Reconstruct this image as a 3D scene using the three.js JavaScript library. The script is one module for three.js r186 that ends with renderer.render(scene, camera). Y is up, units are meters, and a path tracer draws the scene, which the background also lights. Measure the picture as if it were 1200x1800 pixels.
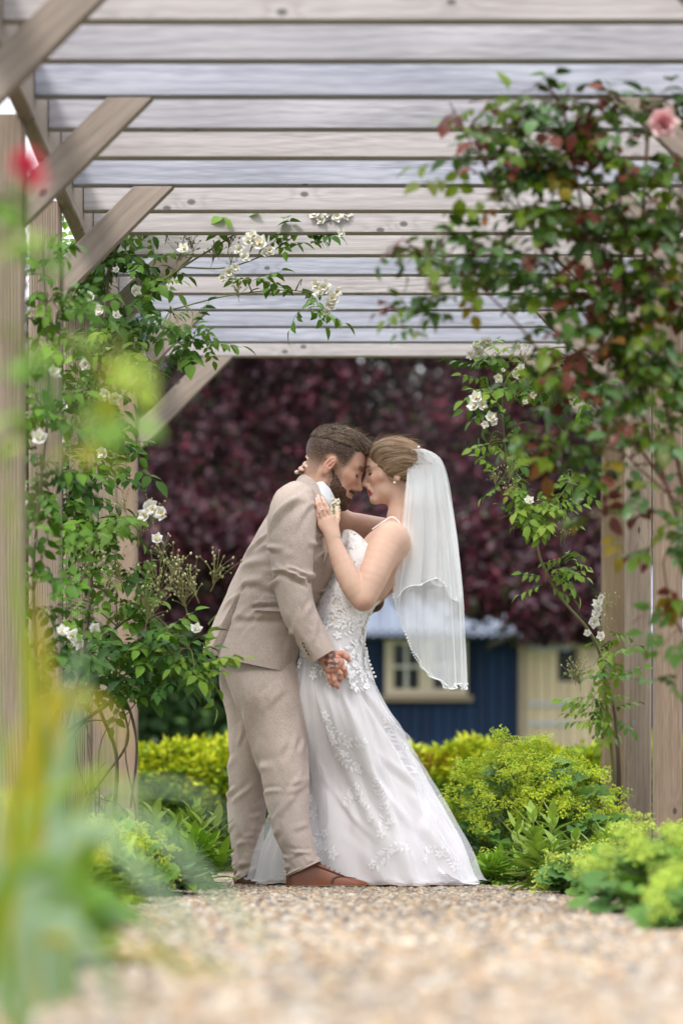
import * as THREE from 'three';
import { mergeGeometries } from 'three/addons/utils/BufferGeometryUtils.js';
import { ImprovedNoise } from 'three/addons/math/ImprovedNoise.js';

// ---------------------------------------------------------------- camera, sky, sun, exposure
const CAM_Y = 0.265, F = 5000, CX = 600, HY = 1430;        // low camera, long lens shifted upward
const scene = new THREE.Scene();
const camera = new THREE.PerspectiveCamera(2 * Math.atan(900 / F) * 180 / Math.PI, 1200 / 1800, 0.1, 400);
camera.position.set(0, CAM_Y, 0);
camera.lookAt(0, CAM_Y, -10);
camera.setViewOffset(1200, 1800, 0, -(HY - 900), 1200, 1800);
camera.focus = 10.02;
camera.userData.fStop = 1.85;
const renderer = new THREE.WebGLRenderer({ antialias: true });
renderer.setSize(682, 1024);
renderer.toneMapping = THREE.LinearToneMapping;
renderer.toneMappingExposure = 2.4;
renderer.shadowMap.enabled = true;
{ // bright overcast sky
  const w = 128, h = 64, data = new Float32Array(w * h * 4);
  for (let j = 0; j < h; j++) for (let i = 0; i < w; i++) {
    const el = ((j + 0.5) / h - 0.5) * Math.PI, s = Math.max(0, Math.sin(el));
    const L = el < 0 ? 0.5 : (0.55 + 0.8 * s);
    data.set([L * 0.965, L * 0.99, L * 1.05, 1], (j * w + i) * 4);
  }
  const t = new THREE.DataTexture(data, w, h, THREE.RGBAFormat, THREE.FloatType);
  t.mapping = THREE.EquirectangularReflectionMapping; t.magFilter = t.minFilter = THREE.LinearFilter; t.needsUpdate = true;
  scene.background = t; scene.environment = t;
}
const sun = new THREE.DirectionalLight(new THREE.Color(1, 0.955, 0.88), 1.5);
sun.position.set(-5, 12, -1); sun.target.position.set(0.2, 0.5, -10);
sun.castShadow = true; sun.shadow.radius = 24; sun.shadow.mapSize.set(2048, 2048);
Object.assign(sun.shadow.camera, { left: -16, right: 16, top: 16, bottom: -16, near: 0.5, far: 60 });
scene.add(sun, sun.target);

// ---------------------------------------------------------------- helpers
function rng(seed) { let a = seed >>> 0; return () => { a = (a + 0x6D2B79F5) | 0; let t = Math.imul(a ^ (a >>> 15), 1 | a); t = (t + Math.imul(t ^ (t >>> 7), 61 | t)) ^ t; return ((t ^ (t >>> 14)) >>> 0) / 4294967296; }; }
const V = (x, y, z) => new THREE.Vector3(x, y, z);
// a point of the place seen at (px, py) of the 1200 x 1800 picture, d metres in front of the lens
const at = (px, py, d) => V((px - CX) * d / F, CAM_Y + (HY - py) * d / F, -d);
const D0 = 10.2;                                            // distance of the couple
const G = (px, py, w = 0) => at(px, py, D0 - w);
const noiseGen = new ImprovedNoise();
const ns = (x, y, z = 0.37) => noiseGen.noise(x, y, z);
const fbm = (x, y, z = 0.5, o = 4) => { let s = 0, a = 0.5; for (let i = 0; i < o; i++) { s += a * ns(x, y, z + i * 7.3); x *= 2.03; y *= 2.03; z *= 2.03; a *= 0.5; } return s; };
const clamp = (x, a = 0, b = 1) => Math.min(b, Math.max(a, x));
const lerp = (a, b, t) => a + (b - a) * t;
const sstep = (a, b, x) => { const t = clamp((x - a) / (b - a)); return t * t * (3 - 2 * t); };
const lin = (r, g, b) => new THREE.Color().setRGB(r, g, b);
const taken = new Map();
const numbered = (n) => { const k = taken.get(n) || 0; taken.set(n, k + 1); return k ? `${n}_${String(k).padStart(3, '0')}` : n; };
function finish(m) { m.castShadow = true; m.receiveShadow = true; return m; }
function thing(name, label, category, group) {
  const o = new THREE.Group(); o.name = numbered(name); o.userData = { label, category };
  if (group) o.userData.group = group;
  scene.add(o); return o;
}
function part(parent, name, geo, mat, label) {
  const m = finish(new THREE.Mesh(geo, mat)); m.name = name;
  if (label) m.userData.label = label;
  parent.add(m); return m;
}
function structure(name, geo, mat) { const m = finish(new THREE.Mesh(geo, mat)); m.name = name; m.userData.kind = 'structure'; scene.add(m); return m; }
function settle(o, base) { for (const c of o.children) c.position.sub(base); o.position.copy(base); return o; }
function mat(c, rough = 0.8, extra = {}) {
  const { phys, ...rest } = extra;
  const K = phys ? THREE.MeshPhysicalMaterial : THREE.MeshStandardMaterial;
  return new K({ color: Array.isArray(c) ? lin(...c) : c, roughness: rough, side: THREE.DoubleSide, ...rest, ...(phys || {}) });
}
const leafMat = (c, t = 0.35, rough = 0.5) => mat(c, rough, { phys: { transmission: t, thickness: 0, specularIntensity: 0.3 } });
function tex(w, h, fn, srgb = true) {
  const d = new Uint8Array(w * h * 4);
  for (let j = 0; j < h; j++) for (let i = 0; i < w; i++) { const c = fn(i / w, j / h); const k = (j * w + i) * 4; for (let q = 0; q < 3; q++) d[k + q] = clamp(c[q] ?? c[0], 0, 1) * 255; d[k + 3] = 255; }
  const t = new THREE.DataTexture(d, w, h); t.wrapS = t.wrapT = THREE.RepeatWrapping; t.magFilter = THREE.LinearFilter; t.minFilter = THREE.LinearMipmapLinearFilter; t.generateMipmaps = true;
  if (srgb) t.colorSpace = THREE.SRGBColorSpace; t.needsUpdate = true; return t;
}
// noise that repeats over the unit square
const tn = (u, v, fx, fy, z) => { const a = (x, y) => ns(x * fx, y * fy, z); return lerp(lerp(a(u, v), a(u - 1, v), u), lerp(a(u, v - 1), a(u - 1, v - 1), u), v); };
function bake(geo, pos, rot, scl) { const m = new THREE.Matrix4().compose(pos, rot || new THREE.Quaternion(), scl || V(1, 1, 1)); const g = geo.clone(); g.applyMatrix4(m); return g; }
function tint(geo, fn) { // vertex colours from fn(position)
  const p = geo.attributes.position, c = new Float32Array(p.count * 3), v = V(0, 0, 0);
  for (let i = 0; i < p.count; i++) { v.fromBufferAttribute(p, i); const k = fn(v, i); c.set(k, i * 3); }
  geo.setAttribute('color', new THREE.BufferAttribute(c, 3)); return geo;
}
const flatColor = (geo, c) => tint(geo, () => c);
// grid surface from fn(u, v) -> Vector3; closed joins v = 0 and v = 1
function loft(nu, nv, fn, closed = false, uvs = [1, 1]) {
  const P = [], U = [], I = [], cols = closed ? nv : nv + 1;
  for (let i = 0; i <= nu; i++) for (let j = 0; j < cols; j++) { const u = i / nu, v = j / nv, p = fn(u, v); P.push(p.x, p.y, p.z); U.push(u * uvs[0], (closed ? Math.abs(v * 2 - 1) : v) * uvs[1]); }
  for (let i = 0; i < nu; i++) for (let j = 0; j < nv; j++) { const a = i * cols + j, b = i * cols + (j + 1) % cols, c = a + cols, d = b + cols; I.push(a, c, b, b, c, d); }
  const g = new THREE.BufferGeometry(); g.setAttribute('position', new THREE.Float32BufferAttribute(P, 3)); g.setAttribute('uv', new THREE.Float32BufferAttribute(U, 2)); g.setIndex(I); g.computeVertexNormals(); return g;
}
// Catmull-Rom through rows of numbers
function spline(rows) {
  const n = rows.length - 1;
  return (t) => { const x = clamp(t) * n, i = Math.min(n - 1, Math.floor(x)), f = x - i; const a = rows[Math.max(0, i - 1)], b = rows[i], c = rows[i + 1], d = rows[Math.min(n, i + 2)];
    return b.map((_, k) => 0.5 * (2 * b[k] + (c[k] - a[k]) * f + (2 * a[k] - 5 * b[k] + 4 * c[k] - d[k]) * f * f + (3 * b[k] - a[k] - 3 * c[k] + d[k]) * f * f * f)); };
}
// tapered tube through points with radii
function tube(pts, radii, segs = 24, sides = 6) {
  const c = new THREE.CatmullRomCurve3(pts), fr = c.computeFrenetFrames(segs, false);
  const rad = Array.isArray(radii) ? radii : [radii, radii];
  const r = (t) => { const x = t * (rad.length - 1), i = Math.min(rad.length - 2, Math.floor(x)); return lerp(rad[i], rad[i + 1], x - i); };
  return loft(segs, sides, (u, v) => { const k = Math.round(u * segs), a = v * Math.PI * 2; return c.getPointAt(u).addScaledVector(fr.normals[k], Math.cos(a) * r(u)).addScaledVector(fr.binormals[k], Math.sin(a) * r(u)); }, true);
}
// signed distance fields -> surface nets
const smin = (a, b, k) => { const h = Math.max(k - Math.abs(a - b), 0) / k; return Math.min(a, b) - h * h * k * 0.25; };
const smax = (a, b, k) => -smin(-a, -b, k);
const ell = (x, y, z, c, r) => { const a = (x - c[0]) / r[0], b = (y - c[1]) / r[1], d = (z - c[2]) / r[2], k0 = Math.hypot(a, b, d), k1 = Math.hypot(a / r[0], b / r[1], d / r[2]); return k1 < 1e-9 ? -Math.min(...r) : k0 * (k0 - 1) / k1; };
const cap = (x, y, z, a, b, r1, r2) => { const dx = b[0] - a[0], dy = b[1] - a[1], dz = b[2] - a[2]; const t = clamp(((x - a[0]) * dx + (y - a[1]) * dy + (z - a[2]) * dz) / (dx * dx + dy * dy + dz * dz + 1e-12)); return Math.hypot(x - a[0] - dx * t, y - a[1] - dy * t, z - a[2] - dz * t) - lerp(r1, r2, t); };
function sdfMesh(f, lo, hi, h) {
  const n = [0, 1, 2].map((k) => Math.ceil((hi[k] - lo[k]) / h) + 1), [nx, ny, nz] = n, A = new Float32Array(nx * ny * nz);
  const id = (i, j, k) => (k * ny + j) * nx + i;
  for (let k = 0; k < nz; k++) for (let j = 0; j < ny; j++) for (let i = 0; i < nx; i++) A[id(i, j, k)] = f(lo[0] + i * h, lo[1] + j * h, lo[2] + k * h);
  const vid = new Int32Array(nx * ny * nz).fill(-1), P = [], N = [], I = [];
  const E = [[0, 1], [2, 3], [4, 5], [6, 7], [0, 2], [1, 3], [4, 6], [5, 7], [0, 4], [1, 5], [2, 6], [3, 7]];
  for (let k = 0; k < nz - 1; k++) for (let j = 0; j < ny - 1; j++) for (let i = 0; i < nx - 1; i++) {
    const c = []; let m = 0;
    for (let q = 0; q < 8; q++) { c[q] = A[id(i + (q & 1), j + ((q >> 1) & 1), k + (q >> 2))]; if (c[q] < 0) m |= 1 << q; }
    if (m === 0 || m === 255) continue;
    let x = 0, y = 0, z = 0, cnt = 0;
    for (const [a, b] of E) if ((c[a] < 0) !== (c[b] < 0)) { const t = c[a] / (c[a] - c[b]); x += lerp(a & 1, b & 1, t); y += lerp((a >> 1) & 1, (b >> 1) & 1, t); z += lerp(a >> 2, b >> 2, t); cnt++; }
    const p = [lo[0] + (i + x / cnt) * h, lo[1] + (j + y / cnt) * h, lo[2] + (k + z / cnt) * h];
    vid[id(i, j, k)] = P.length / 3; P.push(...p);
    const e = h * 0.4, g = [f(p[0] + e, p[1], p[2]) - f(p[0] - e, p[1], p[2]), f(p[0], p[1] + e, p[2]) - f(p[0], p[1] - e, p[2]), f(p[0], p[1], p[2] + e) - f(p[0], p[1], p[2] - e)], l = Math.hypot(...g) || 1;
    N.push(g[0] / l, g[1] / l, g[2] / l);
  }
  const quad = (a, b, c, d, flip) => { if (a < 0 || b < 0 || c < 0 || d < 0) return; flip ? I.push(a, c, b, b, c, d) : I.push(a, b, c, b, d, c); };
  for (let k = 1; k < nz - 1; k++) for (let j = 1; j < ny - 1; j++) for (let i = 1; i < nx - 1; i++) {
    const s = A[id(i, j, k)] < 0;
    if (s !== A[id(i + 1, j, k)] < 0) quad(vid[id(i, j - 1, k - 1)], vid[id(i, j, k - 1)], vid[id(i, j - 1, k)], vid[id(i, j, k)], !s);
    if (s !== A[id(i, j + 1, k)] < 0) quad(vid[id(i - 1, j, k - 1)], vid[id(i, j, k - 1)], vid[id(i - 1, j, k)], vid[id(i, j, k)], s);
    if (s !== A[id(i, j, k + 1)] < 0) quad(vid[id(i - 1, j - 1, k)], vid[id(i, j - 1, k)], vid[id(i - 1, j, k)], vid[id(i, j, k)], !s);
  }
  const g = new THREE.BufferGeometry(); g.setAttribute('position', new THREE.Float32BufferAttribute(P, 3)); g.setAttribute('normal', new THREE.Float32BufferAttribute(N, 3)); g.setIndex(I); return g;
}
const merge = (list) => mergeGeometries(list.map((g) => { const q = g.index ? g.toNonIndexed() : g.clone(); for (const k of Object.keys(q.attributes)) if (!['position', 'normal', 'color'].includes(k)) q.deleteAttribute(k); return q; }));
const mergeUV = (list) => mergeGeometries(list.map((g) => { const q = g.index ? g.toNonIndexed() : g.clone(); for (const k of Object.keys(q.attributes)) if (!['position', 'normal', 'uv'].includes(k)) q.deleteAttribute(k); return q; }));
function instanced(parent, name, geo, m, mats, colors) {
  const o = finish(new THREE.InstancedMesh(geo, m, mats.length)); o.name = name; o.userData.kind = 'stuff';
  mats.forEach((x, i) => { o.setMatrixAt(i, x); if (colors) o.setColorAt(i, colors[i]); });
  parent.add(o); return o;
}
// pieces that show largest become meshes of their own, the rest one object
function pieces(parent, name, list, most = 300) { // list: {geo, mat, m}
  const size = (q) => { const p = V(0, 0, 0).setFromMatrixPosition(q.m), s = V(0, 0, 0).setFromMatrixScale(q.m); return s.x / Math.hypot(p.x, p.y - CAM_Y, p.z); };
  list.sort((a, b) => size(b) - size(a));
  list.slice(0, most).forEach((q) => { const o = part(parent, name, q.geo, q.mat); q.m.decompose(o.position, o.quaternion, o.scale); });
  const rest = new Map();
  for (const q of list.slice(most)) { const k = q.geo.uuid + q.mat.uuid; if (!rest.has(k)) rest.set(k, []); rest.get(k).push(q); }
  for (const qs of rest.values()) instanced(parent, 'small_' + name + 's', qs[0].geo, qs[0].mat, qs.map((q) => q.m));
}
const M4 = (pos, quat, s) => new THREE.Matrix4().compose(pos, quat, typeof s === 'number' ? V(s, s, s) : s);
const eul = (x, y, z) => new THREE.Quaternion().setFromEuler(new THREE.Euler(x, y, z, 'YXZ'));
// ---------------------------------------------------------------- ground
const soilTex = tex(256, 256, (u, v) => { const n = tn(u, v, 9, 9, 1.1) * 0.5 + tn(u, v, 37, 37, 4.2) * 0.5 + tn(u, v, 90, 90, 2) * 0.35; return [0.31 + n * 0.2, 0.26 + n * 0.18, 0.19 + n * 0.14]; });
const grassTex = tex(256, 256, (u, v) => { const n = tn(u, v, 12, 12, 3.1) * 0.5 + tn(u, v, 60, 60, 4.2) * 0.6; return [0.24 + n * 0.14, 0.34 + n * 0.18, 0.13 + n * 0.1]; });
const sheet = (x0, x1, z0, z1, y, tile) => { const g = new THREE.PlaneGeometry(x1 - x0, z1 - z0, 1, 1); g.rotateX(-Math.PI / 2); g.translate((x0 + x1) / 2, y, (z0 + z1) / 2); const p = g.attributes.position, u = g.attributes.uv; for (let i = 0; i < p.count; i++) u.setXY(i, p.getX(i) / tile, p.getZ(i) / tile); return g; };
structure('ground', sheet(-150, 150, -200, 40, -0.02, 1.4), mat(0xffffff, 0.95, { map: grassTex }));
structure('garden_bed', sheet(-7, 7, -15.2, 1, -0.012, 0.9), mat(0xffffff, 0.95, { map: soilTex, bumpMap: soilTex, bumpScale: 0.01 }));
const gravelTex = tex(512, 512, (u, v) => { const n = tn(u, v, 64, 64, 3.3), m = tn(u, v, 120, 120, 8.1), c = tn(u, v, 5, 5, 9.4); const s = 0.44 + n * 0.28 + m * 0.25 + c * 0.1; const warm = tn(u, v, 70, 70, 12.5); return [s * (1.04 + warm * 0.18), s * 0.93, s * (0.82 - warm * 0.15)]; });
const pathEdge = (d) => [-0.52 - 0.06 * Math.sin(d * 1.7) - Math.max(0, 9.6 - d) * 0.02, 0.74 + 0.05 * Math.sin(d * 2.1 + 1) + Math.max(0, 9.5 - d) * 0.03];
{
  const n = 80, g = loft(n, 12, (u, v) => { const d = lerp(-1, 12.6, u), [a, b] = pathEdge(d), w = 0.04 * ns(d * 3, 1.5); return V(lerp(a - 0.15 + w, b + 0.2 + w, v), 0, -d); });
  const p = g.attributes.position, uv = g.attributes.uv; for (let i = 0; i < p.count; i++) uv.setXY(i, p.getX(i) / 0.6, p.getZ(i) / 0.6);
  structure('gravel_path', g, mat(0xffffff, 0.9, { map: gravelTex, bumpMap: gravelTex, bumpScale: 0.006 }));
  const R = rng(11), mats = [], cols = [], pal = [[.50, .39, .27], [.62, .53, .42], [.42, .30, .19], [.56, .50, .43], [.34, .27, .21], [.54, .41, .25], [.24, .22, .21], [.58, .54, .48], [.52, .36, .24]];
  const put = (d0, d1, per, size) => {
    const N = Math.round((d1 - d0) * 1.75 * per);
    for (let i = 0; i < N; i++) {
      const d = lerp(d0, d1, R()), [a, b] = pathEdge(d), x = lerp(a - 0.2, b + 0.25, R()), s = size * (0.45 + R() * R() * 1.1);
      mats.push(M4(V(x, s * 0.12 * R(), -d), eul(R() * 6, R() * 6, R() * 6), V(s, s * (0.5 + R() * 0.4), s * (0.6 + R() * 0.5))));
      const c = pal[Math.floor(R() * pal.length)], k = 0.33 + R() * 0.45; cols.push(lin(c[0] * k * 1.03, c[1] * k, c[2] * k * 0.96));
    }
  };
  put(8.6, 11.6, 9500, 0.0095); put(6, 8.6, 5200, 0.0115); put(2.6, 6, 3400, 0.0135);
  const peb = new THREE.IcosahedronGeometry(1, 1); const q = peb.attributes.position; for (let i = 0; i < q.count; i++) { const v = V(0, 0, 0).fromBufferAttribute(q, i), k = 1 + 0.28 * ns(v.x * 1.3 + 4, v.y * 1.3, v.z * 1.3); q.setXYZ(i, v.x * k, v.y * k, v.z * k); } peb.computeVertexNormals();
  const o = instanced(scene, 'gravel', peb, mat(0xffffff, 0.75), mats, cols); o.userData.label = 'pale buff gravel stones covering the path'; o.userData.category = 'gravel';
}

// ---------------------------------------------------------------- pergola
const woodTex = (pale, dark, seed, ribs) => {
  const knots = []; const R = rng(seed); for (let i = 0; i < 4; i++) knots.push([R(), 0.15 + R() * 0.7, 0.006 + R() * 0.008]);
  const h = (u, v) => {
    let w = v * 9 + tn(u, v, 3, 2, seed) * 1.6 + tn(u, v, 9, 5, seed + 3) * 0.25, kn = 0;
    for (const [ku, kv, kr] of knots) { let du = Math.abs(u - ku); du = Math.min(du, 1 - du); const dx = du * 1.5 / 1.2, dy = (v - kv) * 0.25; const d2 = dx * dx * 0.35 + dy * dy; w += 1.6 * Math.exp(-d2 / 0.0006) * Math.sign(dy || 1); kn = Math.max(kn, 1 - sstep(kr * 0.4, kr, Math.hypot(dx * 0.8, dy))); }
    const ring = Math.pow(0.5 + 0.5 * Math.sin(w * 6.28), 1.6), fine = tn(u, v, 22, 120, seed + 5) + 0.4 * tn(u, v, 9, 40, seed + 6), blot = tn(u, v, 4, 3, seed + 9), crack = sstep(0.42, 0.6, tn(u, v, 8, 90, seed + 13));
    return { ring, fine, blot, kn, crack };
  };
  const rib = (v) => ribs ? 0.5 + 0.5 * Math.cos(v * 6.283 * ribs) : 1;
  const map = tex(1024, 256, (u, v) => { const { ring, fine, blot, kn, crack } = h(u, v); const k = clamp(0.2 * ring + 0.6 * fine + 0.55 * blot + 0.28); const c = [0, 1, 2].map((q) => lerp(pale[q], dark[q], k)); const s = (1 - 0.42 * kn) * (1 - 0.3 * crack); return c.map((x) => x * s); });
  const bump = tex(1024, 256, (u, v) => { const { ring, fine, kn, crack } = h(u, v); return [clamp(0.6 - 0.2 * ring + 0.2 * fine - 0.3 * kn - 0.4 * crack) * (ribs ? 0.45 : 1) + (ribs ? 0.5 * rib(v) : 0)]; }, false);
  return { map, bumpMap: bump };
};
const W = {
  grey: mat(0xffffff, 0.82, { ...woodTex([0.66, 0.67, 0.715], [0.45, 0.46, 0.51], 21), bumpScale: 0.0012 }),
  pale: mat(0xffffff, 0.82, { ...woodTex([0.70, 0.68, 0.68], [0.52, 0.495, 0.49], 33), bumpScale: 0.0012 }),
  mix: mat(0xffffff, 0.82, { ...woodTex([0.68, 0.67, 0.69], [0.47, 0.465, 0.495], 47), bumpScale: 0.0012 }),
  tan: mat(0xffffff, 0.8, { ...woodTex([0.599, 0.540, 0.482], [0.414, 0.360, 0.310], 59), bumpScale: 0.0014 }),
  tan2: mat(0xffffff, 0.8, { ...woodTex([0.576, 0.504, 0.432], [0.423, 0.351, 0.288], 71), bumpScale: 0.0014 }),
  dark: mat(0xffffff, 0.8, { ...woodTex([0.477, 0.414, 0.315], [0.342, 0.279, 0.198], 95), bumpScale: 0.0014 }),
  brace: mat(0xffffff, 0.8, { ...woodTex([0.603, 0.553, 0.513], [0.450, 0.405, 0.373], 83), bumpScale: 0.0014 }),
};
// squared timber along x with eased edges; u runs with the grain
function timber(L, H, T, seed, e = 0.004, ribs = 0) {
  const R = rng(seed), ou = R(), ov = R(), a = H / 2, b = T / 2;
  let prof = [[-a + e, b], [a - e, b], [a, b - e], [a, -b + e], [a - e, -b], [-a + e, -b], [-a, -b + e], [-a, b - e]]; // (y, z)
  if (ribs) { const out = []; for (let i = 0; i < 8; i++) { const p = prof[i], q = prof[(i + 1) % 8]; out.push(p); if (i % 2) continue; const nx = (q[1] - p[1]), ny = -(q[0] - p[0]), l = Math.hypot(nx, ny); for (let k = 0; k < ribs; k++) for (const [f, dp] of [[0.62, 0], [0.72, 0.0024], [0.9, 0.0024], [1, 0]]) { const t = (k + f) / (ribs + 0.62); out.push([lerp(p[0], q[0], t) + nx / l * dp, lerp(p[1], q[1], t) + ny / l * dp]); } } prof = out; }
  const NP = prof.length;
  const P = [], U = [], I = []; let per = 0;
  for (let i = 0; i < NP; i++) {
    const p = prof[i], q = prof[(i + 1) % NP], l = Math.hypot(q[0] - p[0], q[1] - p[1]), k = P.length / 3;
    for (const [x, c, s] of [[-L / 2, p, per], [L / 2, p, per], [-L / 2, q, per + l], [L / 2, q, per + l]]) { P.push(x, c[0], c[1]); U.push(x / 1.5 + ou, s / 0.25 + ov); }
    I.push(k, k + 1, k + 2, k + 1, k + 3, k + 2); per += l;
  }
  for (const s of [-1, 1]) { const k = P.length / 3; for (const p of prof) { P.push(s * L / 2, p[0], p[1]); U.push(p[0] / 2 + ou, p[1] / 0.25 + ov); } for (let i = 1; i < NP - 1; i++) s > 0 ? I.push(k, k + i + 1, k + i) : I.push(k, k + i, k + i + 1); }
  const g = new THREE.BufferGeometry(); g.setAttribute('position', new THREE.Float32BufferAttribute(P, 3)); g.setAttribute('uv', new THREE.Float32BufferAttribute(U, 2)); g.setIndex(I); const q = g.toNonIndexed(); q.computeVertexNormals(); return q;
}
const ROOF = CAM_Y + 2.0, XL = -0.855, XR = 1.085;
{
  const pg = thing('pergola', 'weathered timber pergola with close-set roof boards and braced posts over the path', 'pergola');
  const R = rng(5), tones = ['pale', 'grey', 'pale', 'grey', 'mix', 'grey', 'pale', 'pale', 'mix', 'grey', 'pale', 'grey', 'grey', 'grey', 'mix', 'pale', 'grey', 'mix', 'pale'];
  // rafters on edge, 0.375 m apart, the last one 12.45 m away
  const order = [5.7, ...Array.from({ length: 18 }, (_, i) => 6.08 + i * 0.375)];
  order.forEach((d, i) => {
    const k = Math.round((12.455 - d) / 0.375);
    const tone = ['pale', 'grey', 'grey', 'grey', 'pale', 'grey', 'pale', 'pale', 'pale', 'grey', 'pale', 'mix', 'grey', 'mix', 'pale', 'mix', 'grey', 'pale', 'mix'][k] || 'pale';
    const o = part(pg, 'rafter', timber(XR - XL - 0.004, 0.145, 0.045, 100 + k), W[tone]);
    o.position.set((XL + XR) / 2, ROOF + 0.0725 + (R() - 0.5) * 0.006, -d); o.rotation.x = (R() - 0.5) * 0.02;
  });
  for (const s of [-1, 1]) {
    const o = part(pg, 'side_beam', timber(7.2, 0.215, 0.045, 60 + s, 0.005), W.brace); o.rotation.y = Math.PI / 2; o.position.set(s < 0 ? XL - 0.0235 : XR + 0.0235, ROOF + 0.043, -9.15);
  }
  for (const d of [12.455, 11.33, 10.205, 9.08, 7.955, 6.83, 5.705]) for (const s of [-1, 1]) {
    const px = s < 0 ? (d < 8 ? -0.885 : -0.893) - 0.05 : (d > 12 ? 1.14 : d > 10.5 ? 1.13 : d > 9.5 ? 1.119 : 1.13) + 0.049;
    const o = part(pg, 'post', timber(ROOF - 0.065 + 0.02, 0.098, 0.098, 300 + Math.round(d * 10) + s, 0.006, (s > 0 && d > 10 && d < 11) || (d > 12 && s < 0) ? 0 : 10), s > 0 && d > 12 ? W.dark : s > 0 && d > 10 && d < 11 ? W.tan2 : d > 12 && s < 0 ? W.tan2 : W.tan);
    o.rotation.z = Math.PI / 2; o.position.set(px, (ROOF - 0.065) / 2, -d);
    // knee brace from the post up to the rafter
    const reach = d > 12 && s < 0 ? 0.42 : 0.36, w = 0.128, ix = s < 0 ? px + 0.049 : px - 0.049, R2 = ROOF - 0.002;
    const sp = new THREE.Shape([[0, R2 - reach], [reach, R2], [reach - w, R2], [0, R2 - reach + w]].map(([x, y]) => new THREE.Vector2(-s * x, y)));
    const bg = new THREE.ExtrudeGeometry(sp, { depth: 0.039, bevelEnabled: true, bevelSize: 0.003, bevelThickness: 0.003, bevelOffset: -0.003, bevelSegments: 1 });
    const uv = bg.attributes.uv, bp = bg.attributes.position; for (let i = 0; i < uv.count; i++) { const x = bp.getX(i) * -s, y = bp.getY(i); uv.setXY(i, (x + y) * 0.7071 / 1.5 + d * 0.37, (y - x) * 0.7071 / 0.25 + bp.getZ(i) / 0.25 + d * 0.61); }
    const b = part(pg, 'brace', bg, W.brace); b.position.set(ix, 0, -d - 0.02);
  }
  const hp = at(1113, 1272, 11.27);
  const hk = part(pg, 'hook', mergeUV([bake(new THREE.TorusGeometry(0.006, 0.0016, 6, 14), V(hp.x, hp.y + 0.005, hp.z + 0.014)), tube([V(hp.x, hp.y - 0.001, hp.z - 0.006), V(hp.x, hp.y - 0.001, hp.z + 0.013), V(hp.x + 0.001, hp.y - 0.004, hp.z + 0.016)], 0.0016, 6, 5), tube([V(hp.x + 0.001, hp.y - 0.003, hp.z + 0.016), V(hp.x + 0.003, hp.y - 0.015, hp.z + 0.016)], 0.0014, 4, 5)]), mat([0.25, 0.27, 0.26], 0.4, { metalness: 0.8 }));
  hk.userData.label = 'small metal screw eye in a post';
  settle(pg, V((XL + XR) / 2, 0, -9.1));
}

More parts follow.
